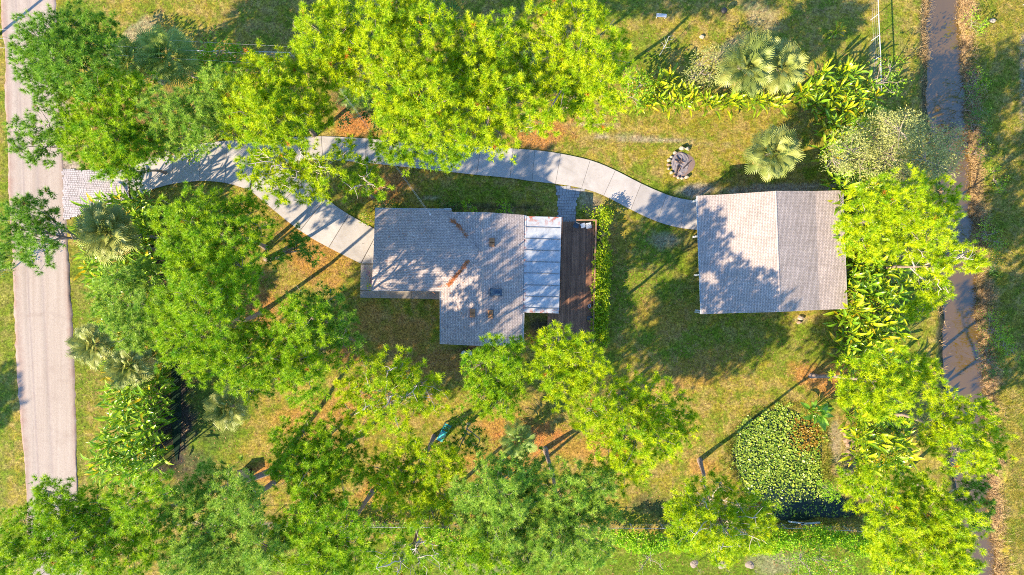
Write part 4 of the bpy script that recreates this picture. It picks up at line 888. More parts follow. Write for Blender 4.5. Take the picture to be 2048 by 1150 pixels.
pine('bright pine with a bare slanting trunk at the end of the banana row', [(1720, 760, 48), (1780, 740, 48), (1830, 760, 44), (1770, 790, 46), (1850, 735, 24), (1690, 785, 24), (1740, 815, 28)], 13, 'y', base=(1622, 752))
pine('yellow pine spreading over the canal level with the pond', [(1880, 840, 44), (1940, 850, 48), (1980, 890, 38), (1920, 905, 46), (1900, 800, 24), (1860, 880, 28), (1965, 925, 24)], 13, 'y', base=(1752, 822), twigs=1.5)
pine('huge yellow pine in the bottom corner by the canal', [(1740, 985, 46), (1800, 980, 50), (1850, 1010, 58), (1780, 1050, 56), (1900, 1040, 52), (1880, 1100, 58), (1830, 1090, 58), (1780, 1110, 46), (1910, 1120, 40), (1700, 965, 30)], 14, 'y', base=(1690, 942), trunk_r=.24)
pine('dark sparse pine bough over the canal at the corner pine', [(1940, 980, 32), (1962, 1008, 20), (1955, 1045, 22), (1925, 1010, 24)], 12, 'd', base=(1800, 950), dens=.8)
pine('pine beyond the verge whose shadow falls on the road edge', [(-640, 1165, 50), (-605, 1130, 44), (-670, 1110, 46), (-630, 1205, 40)], 12, 'g')


# --- fan palms: every frond a part
def frond_mesh(name, mat, L=.95, pet=.95, nl=30, droop=.35):
    V = []; F = []
    def quad(a, b, c, d): k = len(V); V.extend([a, b, c, d]); F.append((k, k + 1, k + 2, k + 3))
    P = [np.array((pet * t, 0, .10 * math.sin(t * 2.2))) for t in np.linspace(0, 1, 5)]
    for a, b in zip(P[:-1], P[1:]):
        quad(a + (0, -.022, 0), b + (0, -.018, 0), b + (0, .018, 0), a + (0, .022, 0)); quad(a + (0, 0, -.03), b + (0, 0, -.025), b + (0, 0, .012), a + (0, 0, .012))
    o = P[-1]
    for k, a in enumerate(np.linspace(-2.5, 2.5, nl)):
        u = 1 - abs(a) / 2.5; st = o + np.array((.40 * u, 0, -.12 * u * u)); ll = L * (.62 + .38 * u) * random.uniform(.9, 1.05)
        d = np.array((math.cos(a), math.sin(a), .12)); s = np.array((-math.sin(a), math.cos(a), 0)) * .034 * (1 if k % 2 else .9); tw = np.array((0, 0, .018))
        m1 = st + d * ll * .5 + (0, 0, -droop * .12); m2 = st + d * ll * .82 + (0, 0, -droop * .42); e = st + d * ll + np.array((0, 0, -droop * .85 * random.uniform(.7, 1.3)))
        quad(st - s * .4, m1 - s - tw, m1 + s + tw, st + s * .4); quad(m1 - s - tw, m2 - s * .5, m2 + s * .5, m1 + s + tw); quad(m2 - s * .5, e, e, m2 + s * .5)
    me = bpy.data.meshes.new(name); me.from_pydata([tuple(map(float, v)) for v in V], [], [f if len(set(map(lambda i: tuple(V[i]), f))) == 4 else f[:3] for f in F]); me.materials.append(mat); me.update(); return me
FR = {k: [frond_mesh('frond', M[m], droop=d) for d in (.2, .45, .75)] for k, m in (('g', 'frond'), ('s', 'frond_silver'), ('x', 'frond_dead'))}

def fan_palm(label, cx, cy, h, rpx, base=None, tone='g', n=38, group=None, dead=3):
    c = W(cx, cy, h); b = (c[0], c[1]) if base is None else G(*base); bz = float(terrain(np.array([b[0]]), np.array([b[1]]))[0])
    root = empty('fan_palm', (*b, bz), 0, label, 'palm', group); top = np.array((c[0] - b[0], c[1] - b[1], h - bz)); sc = rpx * S * (1 - h / H) / 2.05
    P = wiggle(np.array((0, 0, -.2)), top - (0, 0, .1), 9, .12); mb = MB()
    rr = np.array([.30, .22, .2, .2, .19, .19, .19, .2, .17]) * (1 if h > 3 else .8); mb.tube(P, rr, 10); mb.build('trunk', M['palm_bark'], root, False, True)
    for k in range(n + dead):
        u = (k + .5) / n; az = k * 2.39996 + random.uniform(-.2, .2); pit = R(82 - 112 * min(u, 1.0) ** .9) + random.uniform(-.12, .12); dd = k >= n
        if dd: pit = R(-52) + random.uniform(-.2, .1)
        me = random.choice(FR['x'] if dd else FR[tone]); o = link('frond', me, root); s_ = sc * random.uniform(.88, 1.1) * (.75 + .25 * min(1, u * 3))
        o.location = tuple(float(q) for q in top + np.array((0, 0, .12 - .3 * u))); o.rotation_euler = (random.uniform(-.25, .25), -pit, az); o.scale = (s_, s_, s_)
fan_palm('large fan palm at the top of the entrance, above the drive', 332, 112, 6.5, 62, tone='g')
fan_palm('fan palm half hidden among the pines near the top of the road', 258, 125, 6, 50, tone='g')
fan_palm('fan palm with a bare pale trunk leaning toward the road at the apron', 212, 465, 8.7, 66, base=(318, 476), tone='s', n=44)
fan_palm('grey-green fan palm beside the road halfway down', 187, 690, 6, 48, tone='s', n=36)
fan_palm('brown-edged fan palm with a short pale trunk beside the road', 258, 733, 6, 50, base=(326, 722), tone='s', n=40, dead=6)
fan_palm('round fan palm standing alone in the shade of the front lawn', 455, 815, 3.6, 48, tone='s', n=30, dead=1)
fan_palm('fan palm with yellow lower fronds beside the fire pit', 1545, 305, 4.2, 58, tone='s', n=40, dead=5)
fan_palm('larger silvery fan palm behind the yellow hedge', 1492, 135, 5.5, 62, tone='s', n=36)
fan_palm('silvery fan palm behind the yellow hedge, nearer the canal', 1562, 135, 5, 55, tone='s', n=34)
fan_palm('silvery fan palm topmost of the three behind the yellow hedge', 1515, 100, 5, 48, tone='s', n=30)
fan_palm('young palmetto on the orange needle bed below the house', 1035, 880, 1.6, 42, tone='g', n=24, dead=2)
fan_palm('dark young palm in the shade under the pine with the thick trunk', 715, 190, 2.5, 44, tone='g', n=22, dead=0)

# --- broad-leaved tropical rows: every leaf a part
def paddle_mesh(name, mat, L=1.15, w=.19, pet=.45, arch=.5, n=7):
    V = []; F = []
    for i in range(n):
        t = i / (n - 1); a = t * arch * 1.6; xx = pet + L * (t - .12 * t * t); zz = .25 * math.sin(t * 2.0) * L * .5 - arch * L * t * t * .55
        ww = w * math.sin(math.pi * min(1, .06 + .94 * t) ** .8) ** .75 * random.uniform(.92, 1.08) + .004; up = .30 * ww
        V += [(xx, -ww, zz + up), (xx, 0, zz), (xx, ww, zz + up)]
    for i in range(n - 1):
        k = i * 3; F += [(k, k + 3, k + 4, k + 1), (k + 1, k + 4, k + 5, k + 2)]
    k = len(V); V += [(0, -.02, -.06), (0, .02, -.06), (pet, .018, 0), (pet, -.018, 0), (0, 0, -.09), (pet, 0, -.03)]; F += [(k, k + 3, k + 2, k + 1), (k, k + 4, k + 5, k + 3), (k + 4, k + 1, k + 2, k + 5)]
    me = bpy.data.meshes.new(name); me.from_pydata(V, [], F); me.materials.append(mat); me.update(); return me
PD = {k: [paddle_mesh('leaf', M[m], random.uniform(.95, 1.3), random.uniform(.11, .15), .4, q) for q in (.2, .45, .7)] for k, m in (('g', 'trop_g'), ('y', 'trop_y'), ('o', 'orange_leaf'))}
PD['b'] = [paddle_mesh('leaf', M['banana'], 1.5, .27, .35, q, 9) for q in (.3, .6)]
mb_ = MB()
for k in range(4):
    a = k * 1.7; mb_.tube([(.10 * math.cos(a), .1 * math.sin(a), -.2), (.2 * math.cos(a), .2 * math.sin(a), .8), (.35 * math.cos(a), .35 * math.sin(a), 1.9)], [.05, .045, .025], 5)
st_ob = mb_.build('stem', M['leaf_g']); st_me = st_ob.data; bpy.data.objects.remove(st_ob)
at_ = st_me.attributes.new('rnd', 'FLOAT', 'POINT'); at_.data.foreach_set('value', np.full(len(st_me.vertices), .2, dtype=np.float32))
def tropical(name, px_, py_, hh, label, cat, group, tone='g', n=15, sc=1.0, orange=.06):
    c = W(px_, py_, hh); bz = float(terrain(np.array([c[0]]), np.array([c[1]]))[0]); root = empty(name, (c[0], c[1], bz), random.uniform(0, 6.28), label, cat, group)
    s = link('stem', st_me, root); k = hh / 2.1; s.scale = (sc, sc, k)
    for q in range(n):
        u = (q + .5) / n; zz = hh - min(hh * .72, 3.6) * u; az = q * 2.39996 + random.uniform(-.4, .4); pit = R(68 - 62 * u) + random.uniform(-.2, .2)
        me = random.choice(PD['o'] if random.random() < orange else PD[tone]); o = link('leaf', me, root); s_ = sc * random.uniform(.5, 1.18); r0 = .32 * sc * u
        o.location = (r0 * math.cos(az), r0 * math.sin(az), zz * .92); o.rotation_euler = (random.uniform(-.5, .5), -pit, az); o.scale = (s_, s_, s_)
ORD = 'first second third fourth fifth sixth seventh eighth ninth tenth eleventh twelfth thirteenth fourteenth fifteenth sixteenth seventeenth eighteenth nineteenth twentieth'.split()
def fill_row(poly_rows, spacing, label='', side='', **kw):
    """poly_rows: (row y, x from, x to); plants on a jittered grid, each labelled by its rank and place in the rank"""
    ys = [p[0] for p in poly_rows]; y_ = ys[0]; k = 0
    while y_ <= ys[-1]:
        a = np.interp(y_, ys, [p[1] for p in poly_rows]); b = np.interp(y_, ys, [p[2] for p in poly_rows]); n_ = max(1, int((b - a) / spacing) + 1)
        for i in range(n_):
            px_ = a + (b - a) * ((i + (.5 if n_ == 1 else .0)) / max(1, n_ - 1 if n_ > 1 else 1)) + random.uniform(-6, 6)
            tropical(px_=px_, py_=y_ + random.uniform(-7, 7), label=label + ', ' + ORD[k % 20] + ' rank down, ' + ORD[i] + ' from ' + side, **{q: (v() if callable(v) else v) for q, v in kw.items()})
        y_ += spacing * .92; k += 1
ht = lambda: random.uniform(3.0, 4.3)
fill_row([(405, 165, 262), (450, 155, 272), (560, 175, 272), (600, 200, 240)], 27, sc=1.12, name='tropical_plant', hh=lambda: random.uniform(4.4, 5.8), label='glossy plant in the upper roadside row', side='the road', cat='plant', group='plants in the upper row beside the road', tone='g', n=24)
fill_row([(620, 215, 280), (655, 195, 285), (720, 215, 285), (750, 225, 285)], 27, sc=1.12, name='tropical_plant', hh=ht, label='broad-leaved plant between two roadside palms', side='the road', cat='plant', group='plants between the roadside palms', tone='g', n=17)
fill_row([(775, 212, 275), (860, 215, 278), (905, 180, 276), (960, 185, 272)], 27, sc=1.12, name='tropical_plant', hh=lambda: random.uniform(5.2, 6.8), label='glossy plant in the lower roadside row', side='the road', cat='plant', group='plants in the lower row beside the road', tone='g', n=24)
fill_row([(350, 1690, 1745), (480, 1700, 1790), (560, 1718, 1805), (660, 1705, 1800), (740, 1705, 1780)], 27, sc=1.12, name='tropical_plant', hh=ht, label='yellow-green plant in the row beside the barn', side='the barn', cat='plant', group='plants between the barn and the canal', tone=lambda: random.choice('yyg'), n=20)
fill_row([(815, 1735, 1790), (900, 1730, 1820), (950, 1745, 1810)], 27, sc=1.12, name='tropical_plant', hh=ht, label='arching plant in the row beside the pond path', side='the path', cat='plant', group='plants between the pond path and the canal', tone=lambda: random.choice('yyg'), n=20)
fill_row([(160, 1285, 1345), (180, 1275, 1380), (195, 1275, 1560), (214, 1290, 1580)], 21, name='tropical_plant', hh=lambda: random.uniform(1.5, 2.3), label='yellow-green plant in the hedge above the fire pit', side='the pines', cat='plant', group='plants in the hedge above the fire pit lawn', tone='y', n=17, sc=1.0)
fill_row([(150, 1650, 1720), (185, 1590, 1755), (225, 1670, 1755), (330, 1668, 1700)], 25, name='tropical_plant', hh=lambda: random.uniform(2, 2.9), label='tall yellow plant above the grey-green tree', side='the palms', cat='plant', group='tall plants above the grey-green tree', tone=lambda: random.choice('yyg'), n=18, sc=1.05)
tropical('croton_plant', 1681, 57, 1.5, 'single yellow-orange leafy plant on the neighbouring lawn by the pale fence', 'plant', None, 'y', 14, .8, .5)
tropical('banana_plant', 1640, 828, 2.2, 'banana plant with long green leaves beside the lily pond', 'banana plant', None, 'b', 14, 1.0, 0)
tropical('banana_plant', 222, 920, 3.0, 'dark broad-leaved banana at the lower end of the roadside row', 'banana plant', None, 'b', 14, 1.0, 0)

# --- leafy trees, shrubs and hedges made of many small leaves
def leaf_cards(C, A, ln, wd):
    N = len(C); d = nrm(A + rng.normal(size=(N, 3)) * .8); s = nrm(np.cross(d, rng.normal(size=(N, 3)) + np.array((0, 0, .9)))); L = ln * rng.uniform(.6, 1.3, (N, 1)); w = wd * rng.uniform(.7, 1.2, (N, 1))
    V = np.stack([C, C + d * L * .5 + s * w, C + d * L, C + d * L * .5 - s * w], 1); return V.reshape(-1, 3), np.arange(4 * N).reshape(-1, 4)
def leafy(name, label, cat, lobes, h, mat, ln=.16, wd=.05, dens=60, base=None, group=None, flat=.7, zr=(.6, 1.0), stem_r=.08, low=0.0, clump=.25):
    lb = np.array(lobes, float); zz = h * rng.uniform(zr[0], zr[1], len(lb)); Cw = np.array([W(a, b, q) for (a, b, _), q in zip(lb, zz)]); rw = lb[:, 2] * S * (1 - zz / H)
    mid = np.average(Cw, axis=0, weights=rw ** 2); bx, by = (mid[0], mid[1]) if base is None else G(*base); bz = float(terrain(np.array([bx]), np.array([by]))[0]); O = np.array((bx, by, bz)); root = empty(name, O, 0, label, cat, group)
    br = MB(); fork = np.array((mid[0] - bx, mid[1] - by, h * .35)) ; br.tube(wiggle(np.array((0, 0, -.15)), fork, 4, .04), np.linspace(stem_r, stem_r * .7, 4), 6)
    CC = []; AA = []
    for c, q in zip(Cw - O, rw):
        br.tube(wiggle(fork, c, 5, .12 * q), np.linspace(stem_r * .6, stem_r * .25, 5), 5, False)
        n_ = max(30, int(dens * q * q)); ns = max(4, n_ // 14); u = unit(ns); u[:, 2] = np.where(rng.random(ns) < .75, np.abs(u[:, 2]), u[:, 2]); sp = c + u * (q * (.35 + .65 * rng.random((ns, 1)) ** .5)) * np.array((1, 1, flat))
        sp[:, 2] = np.maximum(sp[:, 2], .08 + low)
        for j in range(0, ns, max(1, ns // 10)): br.tube(wiggle(c, sp[j], 3, .05), [stem_r * .25, stem_r * .18, stem_r * .1], 4, False)
        k = rng.integers(0, ns, n_); CC.append(sp[k] + rng.normal(size=(n_, 3)) * clump * np.array((1, 1, .7)) * min(1, q)); AA.append(u[k])
    br.build('trunk', M['twig'], root, False)
    C_ = np.concatenate(CC); C_[:, 2] = np.maximum(C_[:, 2], .05); V, F = leaf_cards(C_, np.concatenate(AA), ln, wd); rd = np.repeat(np.clip(rng.normal(.5, .25, len(C_)), 0, 1), 4)
    link('crown', np_mesh('crown', V, F, mat, dict(rnd=rd)), root); return root
leafy('willow_tree', 'wide grey-green fine-leaved tree leaning over the canal beside the barn', 'tree', [(1700, 300, 45), (1750, 270, 48), (1800, 260, 40), (1840, 280, 48), (1780, 310, 58), (1850, 320, 46), (1890, 300, 34), (1720, 335, 42), (1810, 350, 40), (1880, 335, 34), (1665, 320, 24), (1905, 275, 20), (1770, 245, 26)], 7, M['willow'], .24, .036, 420, base=(1755, 330), stem_r=.22)
leafy('silver_shrub', 'grey-green shrub beside the silvery palms behind the hedge', 'shrub', [(1400, 130, 36), (1430, 118, 28), (1385, 155, 22), (1420, 150, 28)], 3.5, M['willow'], .22, .03, 220)
leafy('young_tree', 'thin-leaved young tree between the yellow clump and the canal', 'tree', [(1780, 140, 26), (1765, 165, 28), (1795, 165, 22), (1760, 130, 18), (1780, 185, 16)], 4.5, M['leaf_g'], .22, .06, 70)
leafy('roadside_bush', 'dark bush at the far verge of the road, cut by the picture edge', 'bush', [(2, 520, 22), (12, 540, 14), (-15, 545, 24)], 2.5, M['leaf_d'], .2, .06, 120)
leafy('understory_shrub', 'dark leafy shrub in the shade beyond the large fan palm', 'shrub', [(440, 105, 36), (420, 130, 34), (470, 125, 30), (400, 150, 26)], 3, M['leaf_g'], .28, .10, 150)
leafy('understory_shrub', 'broad-leaved understory shrub between the apron pine and the entrance drive', 'shrub', [(330, 300, 32), (370, 295, 30), (310, 270, 28), (350, 265, 26), (395, 280, 18)], 3, M['leaf_g'], .28, .10, 150)
leafy('understory_shrub', 'dark shrub under the bright pines at the top edge', 'shrub', [(880, 20, 36), (905, 40, 32), (730, 50, 30), (720, 75, 26)], 3, M['leaf_d'], .26, .09, 150)
leafy('understory_shrub', 'dark green shrub filling the gap between the pines above the drive', 'shrub', [(690, 240, 16), (745, 225, 22), (735, 205, 24), (760, 240, 22)], 2.5, M['leaf_d'], .28, .09, 150)
leafy('understory_shrub', 'low dark shrub among the pines in line with the white porch', 'shrub', [(890, 130, 30), (905, 200, 28), (1050, 130, 26), (1060, 240, 22)], 3.5, M['leaf_d'], .26, .09, 150)
leafy('understory_shrub', 'leafy shrub under the roadside pine by the top verge', 'shrub', [(230, 130, 34), (215, 100, 28), (250, 165, 34), (285, 165, 28), (300, 130, 24)], 3.5, M['leaf_g'], .28, .09, 150)
leafy('understory_shrub', 'leafy shrub between the entrance drive pines', 'shrub', [(420, 180, 30), (445, 200, 28), (460, 150, 24), (500, 125, 22)], 3.5, M['leaf_l'], .26, .09, 150)
leafy('understory_shrub', 'leafy shrub where the top pines meet the yellow hedge', 'shrub', [(1260, 155, 26), (1280, 170, 22), (1265, 195, 24)], 3, M['leaf_g'], .26, .09, 150)
for (a, b, r_, h_, mt, lab) in ((938, 412, 14, 1.2, 'leaf_l', 'bright feathery shrub at the house wall, nearer the air conditioner'), (1008, 417, 15, 1.2, 'leaf_l', 'bright feathery shrub at the house wall, nearer the white porch'), (737, 437, 17, 1.3, 'leaf_y', 'yellow-green bush at the garage corner beside the drive'), (772, 408, 20, .9, 'leaf_d', 'dark variegated shrub along the wall above the garage'),
        (910, 416, 14, .8, 'leaf_d', 'low dark shrub against the house wall by the air conditioner'), (739, 574, 7, .7, 'leaf_y', 'small yellow shrub in the planting strip by the garage'), (738, 552, 7, .5, 'flower_p', 'strip of purple flowers beside the garage wall'), (1660, 982, 23, 2.2, 'leaf_l', 'bright green rounded bush beside the lower arm of the pond'), (1172, 418, 9, .7, 'leaf_y', 'small yellow shrub beside the paver path'),
        (890, 410, 10, .6, 'leaf_d', 'low dark plant under the eave near the roof mast')):
    q = [(a, b, r_), (a + r_ * .5, b + r_ * .4, r_ * .7), (a - r_ * .5, b - r_ * .3, r_ * .7)] if mt != 'flower_p' else [(a, b - 12, r_), (a, b, r_), (a, b + 12, r_)]
    leafy('garden_shrub', lab, 'shrub', q, h_, M[mt], .15 if r_ > 9 else .09, .035, 420, zr=(.55, .8), stem_r=.03, clump=.12)
for k, (b, r_, lab) in enumerate([(432, 21, 'yellow croton at the top end of the deck hedge'), (470, 14, 'small green croton second from the top of the deck hedge'), (500, 18, 'yellow-tipped croton third from the top of the deck hedge')]):
    leafy('croton_shrub', lab, 'shrub', [(1206, b, r_), (1203, b + 9, r_ * .8), (1206, b - 8, r_ * .7)], 1.2, M['leaf_y'], .15, .06, 560, zr=(.6, .9), stem_r=.03, group='crotons of the deck hedge', clump=.12)
leafy('hedge', 'long clipped green and yellow hedge along the outer side of the deck', 'hedge', [(1204 - (y_ - 520) * .03, y_, 17.5) for y_ in range(512, 690, 9)], 1.4, M['leaf_y'], .15, .065, 700, zr=(.6, .9), stem_r=.03, clump=.12)
leafy('vine_hedge', 'long bright leafy vine hedge along the wire fence below the pond', 'hedge', [(x_, 1080 + 6 * math.sin(x_ * .03), 20 + 4 * math.sin(x_ * .07)) for x_ in range(1220, 1770, 17)], 1.9, M['leaf_l'], .19, .085, 480, zr=(.5, .9), stem_r=.03, clump=.16)
leafy('vine_hedge', 'leafy vine hedge behind the thin bare-branched pine at the bottom', 'hedge', [(x_, 1072 + 5 * math.sin(x_ * .05), 18) for x_ in range(850, 1010, 17)], 1.7, M['leaf_l'], .19, .085, 420, zr=(.5, .9), stem_r=.03, clump=.16)
leafy('vine_hedge', 'shaded leafy growth along the fence between the bottom pines', 'hedge', [(x_, 1052 + 5 * math.sin(x_ * .05), 15) for x_ in range(560, 840, 17)], 1.2, M['leaf_g'], .18, .07, 360, zr=(.5, .9), stem_r=.03, clump=.16)
leafy('fruit_tree', 'dark leafy fruit tree below the vine hedge at the bottom edge', 'tree', [(1600, 1120, 34), (1640, 1115, 34), (1660, 1140, 30), (1620, 1145, 34), (1690, 1125, 22)], 3, M['leaf_g'], .2, .07, 150)
leafy('fruit_tree', 'young leafy tree at the bottom edge beside the large green pine', 'tree', [(1300, 1115, 20), (1320, 1130, 18), (1285, 1135, 20)], 2.2, M['leaf_g'], .18, .06, 120)
leafy('ground_creeper', 'pale flowering creeper patch at the bottom edge near the canal', 'creeper', [(1775, 1130, 16), (1780, 1145, 16), (1790, 1120, 12)], .5, M['leaf_l'], .12, .06, 300, zr=(.5, .9), stem_r=.02)
for k, (a, b, r_, h_, mt, lab) in enumerate([(1945, 205, 26, 2, 'leaf_d', 'dark green bush on the far canal bank level with the yellow clump'), (1950, 160, 20, 1.5, 'leaf_g', 'green bush on the far canal bank above the dark bush'), (1955, 250, 24, 1.8, 'leaf_d', 'dark bush on the far canal bank opposite the grey-green tree'), (1960, 300, 22, 1.5, 'leaf_y', 'yellowish bush on the far canal bank opposite the grey-green tree'), (1948, 45, 20, 1.2, 'leaf_l', 'light green bush on the far canal bank near the top'),
        (1975, 470, 26, 1.8, 'leaf_g', 'green bush on the far canal bank opposite the barn'), (1975, 520, 22, 1.5, 'leaf_d', 'dark bush on the far canal bank below the green one'), (1985, 660, 30, 1.8, 'leaf_g', 'wide green bush on the far bank below the crossing trunk shadow'), (1975, 720, 26, 1.5, 'leaf_d', 'dark green bush on the far bank above the yellow canal pine'), (1990, 360, 22, 1.2, 'leaf_g', 'low green bush in the field beyond the grey-green tree'), (2010, 690, 24, 1.3, 'leaf_g', 'low bush in the field beyond the wide green bush')]):
    leafy('bank_bush', lab, 'bush', [(a, b, r_), (a + r_ * .6, b + r_ * .5, r_ * .8), (a - r_ * .2, b - r_ * .7, r_ * .7), (a + r_ * .2, b + r_ * .9, r_ * .6)], h_, M[mt], .16, .045, 110, zr=(.4, .9), stem_r=.04)

# --- saplings in mulch rings at the bottom edge
for k, (a, b) in enumerate([(1388, 1128), (1445, 1130), (1500, 1130)]):
    gx_, gy_ = G(a, b); o = empty('sapling', (gx_, gy_, 0), 0, ['bare sapling in a mulch ring at the bottom edge, first from the large green pine', 'bare sapling in a mulch ring at the bottom edge, middle of the three', 'bare sapling in a mulch ring at the bottom edge, nearest the dark fruit tree'][k], 'sapling', 'saplings at the bottom edge')
    tr = wiggle(np.array((0, 0, -.1)), np.array((.1, -.1, 1.7)), 5, .06); MB().tube(tr, np.linspace(.03, .012, 5), 6).build('trunk', M['twig'], o, False)
    for j in range(5):
        a2 = j * 1.3 + k; MB().tube(wiggle(tr[3], tr[4] + np.array((.4 * math.cos(a2), .4 * math.sin(a2), random.uniform(-.1, .3))), 4, .04), np.linspace(.012, .004, 4), 4).build('branch', M['twig'], o, False)
    ra = [.42 + .05 * math.sin(j * .7 + k) + .04 * math.sin(j * 1.05 + 2 * k) for j in range(18)]
    MB().add([(0, 0, .10)] + [(q_ * .6 * math.cos(j * .349), q_ * .6 * math.sin(j * .349), .07 + random.uniform(-.02, .02)) for j, q_ in enumerate(ra)] + [(q_ * 1.2 * math.cos(j * .349), q_ * 1.2 * math.sin(j * .349), -.04) for j, q_ in enumerate(ra)], [(0, 1 + j, 1 + (j + 1) % 18) for j in range(18)] + [(1 + j, 19 + j, 19 + (j + 1) % 18, 1 + (j + 1) % 18) for j in range(18)]).build('mulch', M['mulch'], o, False)
o = empty('dead_sapling', (*G(1318, 112), 0), 0, 'bare pale dead sapling in the shade of the neighbouring lawn', 'sapling')
tr = wiggle(np.array((0, 0, -.1)), np.array((.5, 1.2, 2.0)), 6, .1); MB().tube(tr, np.linspace(.035, .015, 6), 6).build('trunk', M['galv'], o, False)
for j in range(7):
    a2 = j * 2.1; MB().tube(wiggle(tr[2 + j % 4], tr[2 + j % 4] + np.array((.6 * math.cos(a2), .6 * math.sin(a2), random.uniform(.1, .5))), 4, .05), np.linspace(.014, .005, 4), 4).build('branch', M['galv'], o, False)

# --- floating leaves on the pond
n_ = 17000; a = np.stack([rng.uniform(1450, 1722, n_), rng.uniform(800, 1036, n_)], -1); pdv = pond_dist(a[:, 0], a[:, 1]); keep = (pdv > -3 + (vnoise(a[:, 0] * S, a[:, 1] * S, .6, 91) - .5) * 26) & (rng.random(n_) < np.where(a[:, 1] > 960, np.clip((1012 - a[:, 1]) / 60, .16, .85), 1)); a = a[keep]
def pads(name, a, mat, label):
    n_ = len(a); k = 6; r_ = rng.uniform(.04, .085, n_) * (1 + (rng.random(n_) < .12) * .8); x_, y_ = G(a[:, 0], a[:, 1]); z_ = np.maximum(-.20, terrain(x_, y_) + .02) + rng.random(n_) * .10
    tilt = rng.normal(size=(n_, 2)) * .38; th = rng.random(n_)[:, None] * 6.28 + np.arange(k)[None] * (5.7 / (k - 1)); dx = np.cos(th) * r_[:, None]; dy = np.sin(th) * r_[:, None]
    V = np.stack([x_[:, None] + dx, y_[:, None] + dy, z_[:, None] + dx * tilt[:, :1] + dy * tilt[:, 1:] + r_[:, None] * .12], -1); Cc = np.stack([x_, y_, z_], -1)[:, None]; V = np.concatenate([Cc, V], 1).reshape(-1, 3)
    f = np.array([(0, j + 1, j + 2) for j in range(k - 1)]); F = (np.arange(n_)[:, None, None] * (k + 1) + f[None]).reshape(-1, 3)
    tag(link(name, np_mesh(name, V, F, mat, dict(rnd=np.repeat(np.clip(rng.normal(.5, .3, n_), 0, 1), k + 1)))), label, 'lily pads', None, 'stuff')
brown = (np.hypot((a[:, 0] - 1615) / 34, (a[:, 1] - 868) / 38) + rng.normal(size=len(a)) * .35) < .8
pads('lily_pads', a[~brown], M['pad'], 'mass of green floating leaves covering the pond'); pads('lily_pads', a[brown], M['pad_brown'], 'patch of browning floating leaves at the banana side of the pond')

# --- grasses: dry reeds on the banks, rough field grass beyond the canal, tufts over the lawns
def blades(name, px_, py_, L, wd, mat, label, per=5, lean=.5, kind='stuff'):
    n_ = len(px_); x_, y_ = G(px_, py_); z_ = terrain(x_, y_); C = np.repeat(np.stack([x_, y_, z_ - .02], -1), per, 0) + rng.normal(size=(n_ * per, 3)) * np.array((.10, .10, 0)); N = n_ * per
    d = nrm(rng.normal(size=(N, 3)) * lean + np.array((0, 0, 1.0))); d[:, 2] = np.abs(d[:, 2]); l_ = (np.repeat(L, per) if np.ndim(L) else np.full(N, L)) * rng.uniform(.5, 1.2, N); s = nrm(np.cross(d, rng.normal(size=(N, 3)))) * wd
    V = np.stack([C - s, C + s, C + d * l_[:, None] + np.array((0, 0, -.15)) * l_[:, None]], 1).reshape(-1, 3)
    tag(link(name, np_mesh(name, V, np.arange(3 * N).reshape(-1, 3), mat, dict(rnd=np.repeat(rng.random(N), 3)))), label, 'grass', None, kind)
q = rng.uniform(-40, 1190, 2600); r_e = np.interp(q, CY, CR); blades('reeds', r_e + rng.normal(10, 9, len(q)), q, .75, .022, M['dry_grass'], 'dry straw-coloured reeds along the far bank of the canal', 7, .7)
q = np.concatenate([rng.uniform(-40, 130, 420), rng.uniform(130, 1190, 260)]); l_e = np.interp(q, CY, CL); blades('reeds', l_e + rng.normal(-12, 8, len(q)), q, .6, .02, M['dry_grass'], 'dry reeds along the house-side bank of the canal', 7, .7)
q = rng.uniform(-20, 1170, 9000); u = rng.uniform(0, 1, 9000); xe = np.interp(q, CY, CR) + 22 + u * 110; kp = rng.random(9000) < (.35 + .65 * vnoise(xe * S, q * S, 2.2, 77)) ; blades('field_grass', xe[kp], q[kp], .42, .016, M['field_grass'], 'rough golden-green grass of the field beyond the canal', 5, .8)

th = rng.random(2200) * 6.283; pt = np.arctan2(POND[:, 1] - 925, POND[:, 0] - 1570); pr = np.hypot(POND[:, 0] - 1570, POND[:, 1] - 925); oo = np.argsort(pt)
rr = np.interp(th, pt[oo], pr[oo], period=2 * np.pi) + rng.normal(3, 9, 2200); blades('pond_weeds', 1570 + rr * np.cos(th), 925 + rr * np.sin(th), .35, .018, M['field_grass'], 'ragged weeds along the edge of the lily pond', 6, .9)
# weeds, fallen needles and leaves over the lawns
n_ = 26000; qx = rng.uniform(0, 1840, n_); qy = rng.uniform(0, 1150, n_); onroad = np.interp(qy, [0, 300, 600, 1000, 1150], [112, 128, 142, 161, 168]) + 3
def off_paving(px_, py_, grow=0):
    ok = px_ > np.interp(py_, [0, 300, 600, 1000, 1150], [112, 128, 142, 161, 168]) + 4
    for st in (A_ST, A2_ST, B_ST):
        u_ = np.array([p[0] for p in st], float); l_ = np.array([p[1] for p in st], float)
        if st is B_ST: pass
        top = np.interp(px_, u_[:, 0], u_[:, 1]); bot = np.interp(px_, l_[:, 0], l_[:, 1]); ok &= ~((px_ > min(u_[0, 0], l_[0, 0])) & (px_ < max(u_[-1, 0], l_[-1, 0])) & (py_ > top - 2) & (py_ < bot + 2))
    for (x0_, x1_, y0_, y1_) in ((125, 262, 335, 442), (718, 1190, 415, 700), (1108, 1168, 365, 455), (1375, 1690, 385, 628), (1335, 1392, 296, 362)): ok &= ~((px_ > x0_) & (px_ < x1_) & (py_ > y0_) & (py_ < y1_))
    return ok & (pond_dist(px_, py_) < -4) & (px_ < np.interp(py_, CY, CL) - 36)
okm = off_paving(qx, qy) & (rng.random(n_) < .25 + .75 * vnoise(qx * S, qy * S, 1.8, 61) ** 2 * 2)
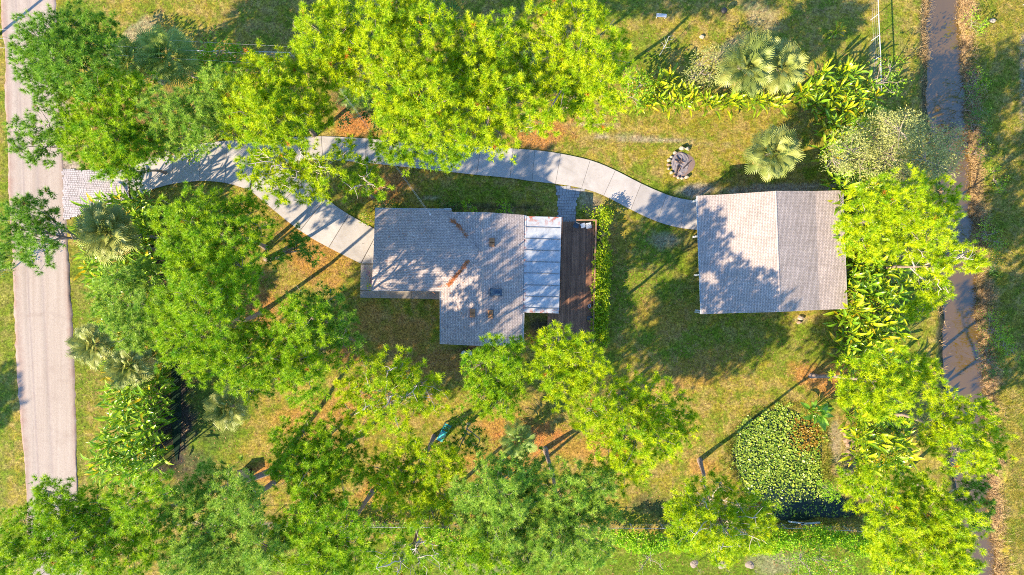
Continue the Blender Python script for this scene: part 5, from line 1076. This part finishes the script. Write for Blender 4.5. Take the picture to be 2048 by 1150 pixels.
blades('lawn_grass', qx[okm], qy[okm], .13, .012, M['lawn_blade'], 'uneven longer tufts in the lawns', 5, 1.0)
n_ = 220000; qx = rng.uniform(160, 1840, n_); qy = rng.uniform(0, 1150, n_)
den = blob(qx, qy, [(630, 500, 120, 90, 40, .8), (520, 620, 80, 90, 0, .8), (705, 240, 50, 55, 0, 1), (770, 375, 90, 45, -10, 1), (1085, 275, 95, 40, -15, .9), (1055, 885, 110, 60, -10, 1), (1000, 935, 130, 50, -20, .8), (745, 800, 90, 60, 0, .8), (800, 660, 90, 60, 0, .9), (880, 720, 160, 40, 0, .7), (1640, 760, 80, 40, 20, .8), (640, 900, 120, 60, 0, .6), (1250, 560, 90, 120, 0, .35), (1400, 720, 160, 60, 0, .35), (250, 260, 120, 90, 0, .7)], 81, .6)
okm = off_paving(qx, qy) & (rng.random(n_) < np.maximum(den * .8, .07)); qx, qy = qx[okm], qy[okm]; x_, y_ = G(qx, qy); c = np.stack([x_, y_, terrain(x_, y_) + .025], -1); n_ = len(c)
a_ = rng.random(n_) * 6.283; d = np.stack([np.cos(a_), np.sin(a_), rng.normal(size=n_) * .1], -1) * rng.uniform(.06, .15, (n_, 1)); s = np.stack([-np.sin(a_), np.cos(a_), np.zeros(n_)], -1) * rng.uniform(.015, .035, (n_, 1))
tag(link('leaf_litter', np_mesh('leaf_litter', np.stack([c - d + s, c - d - s, c + d], 1).reshape(-1, 3), np.arange(3 * n_).reshape(-1, 3), M['litter'], dict(rnd=np.repeat(rng.random(n_), 3)))), 'fallen pine needles and dead leaves strewn over the lawns', 'litter', None, 'stuff')

# grass creeping over the edges of the paving
ex = []; ey = []
for st, k in ((A_ST, 6), (A2_ST, 6), (B_ST, 4)):
    for q in smooth_stations(st, k):
        for e in q:
            for _ in range(7): ex.append(e[0] + random.gauss(0, 5)); ey.append(e[1] + random.gauss(0, 2.2))
for q in np.arange(0, 1150, 1.6):
    for e, sg in ((np.interp(q, [0, 300, 600, 1000, 1150], [112, 128, 142, 161, 168]), 1), (np.interp(q, [0, 300, 600, 1000, 1150], [2, 14, 27, 50, 58]), -1)):
        if not 330 < q < 450 or sg < 0: ex.append(e + sg * random.gauss(2, 4)); ey.append(q)
ex = np.array(ex); ey = np.array(ey); kp = rng.random(len(ex)) < .3 + .9 * vnoise(ex * S, ey * S, 1.5, 97)
blades('edge_grass', ex[kp], ey[kp], .16, .016, M['lawn_blade'], 'grass creeping over the edges of the drive and the road', 5, 1.0)
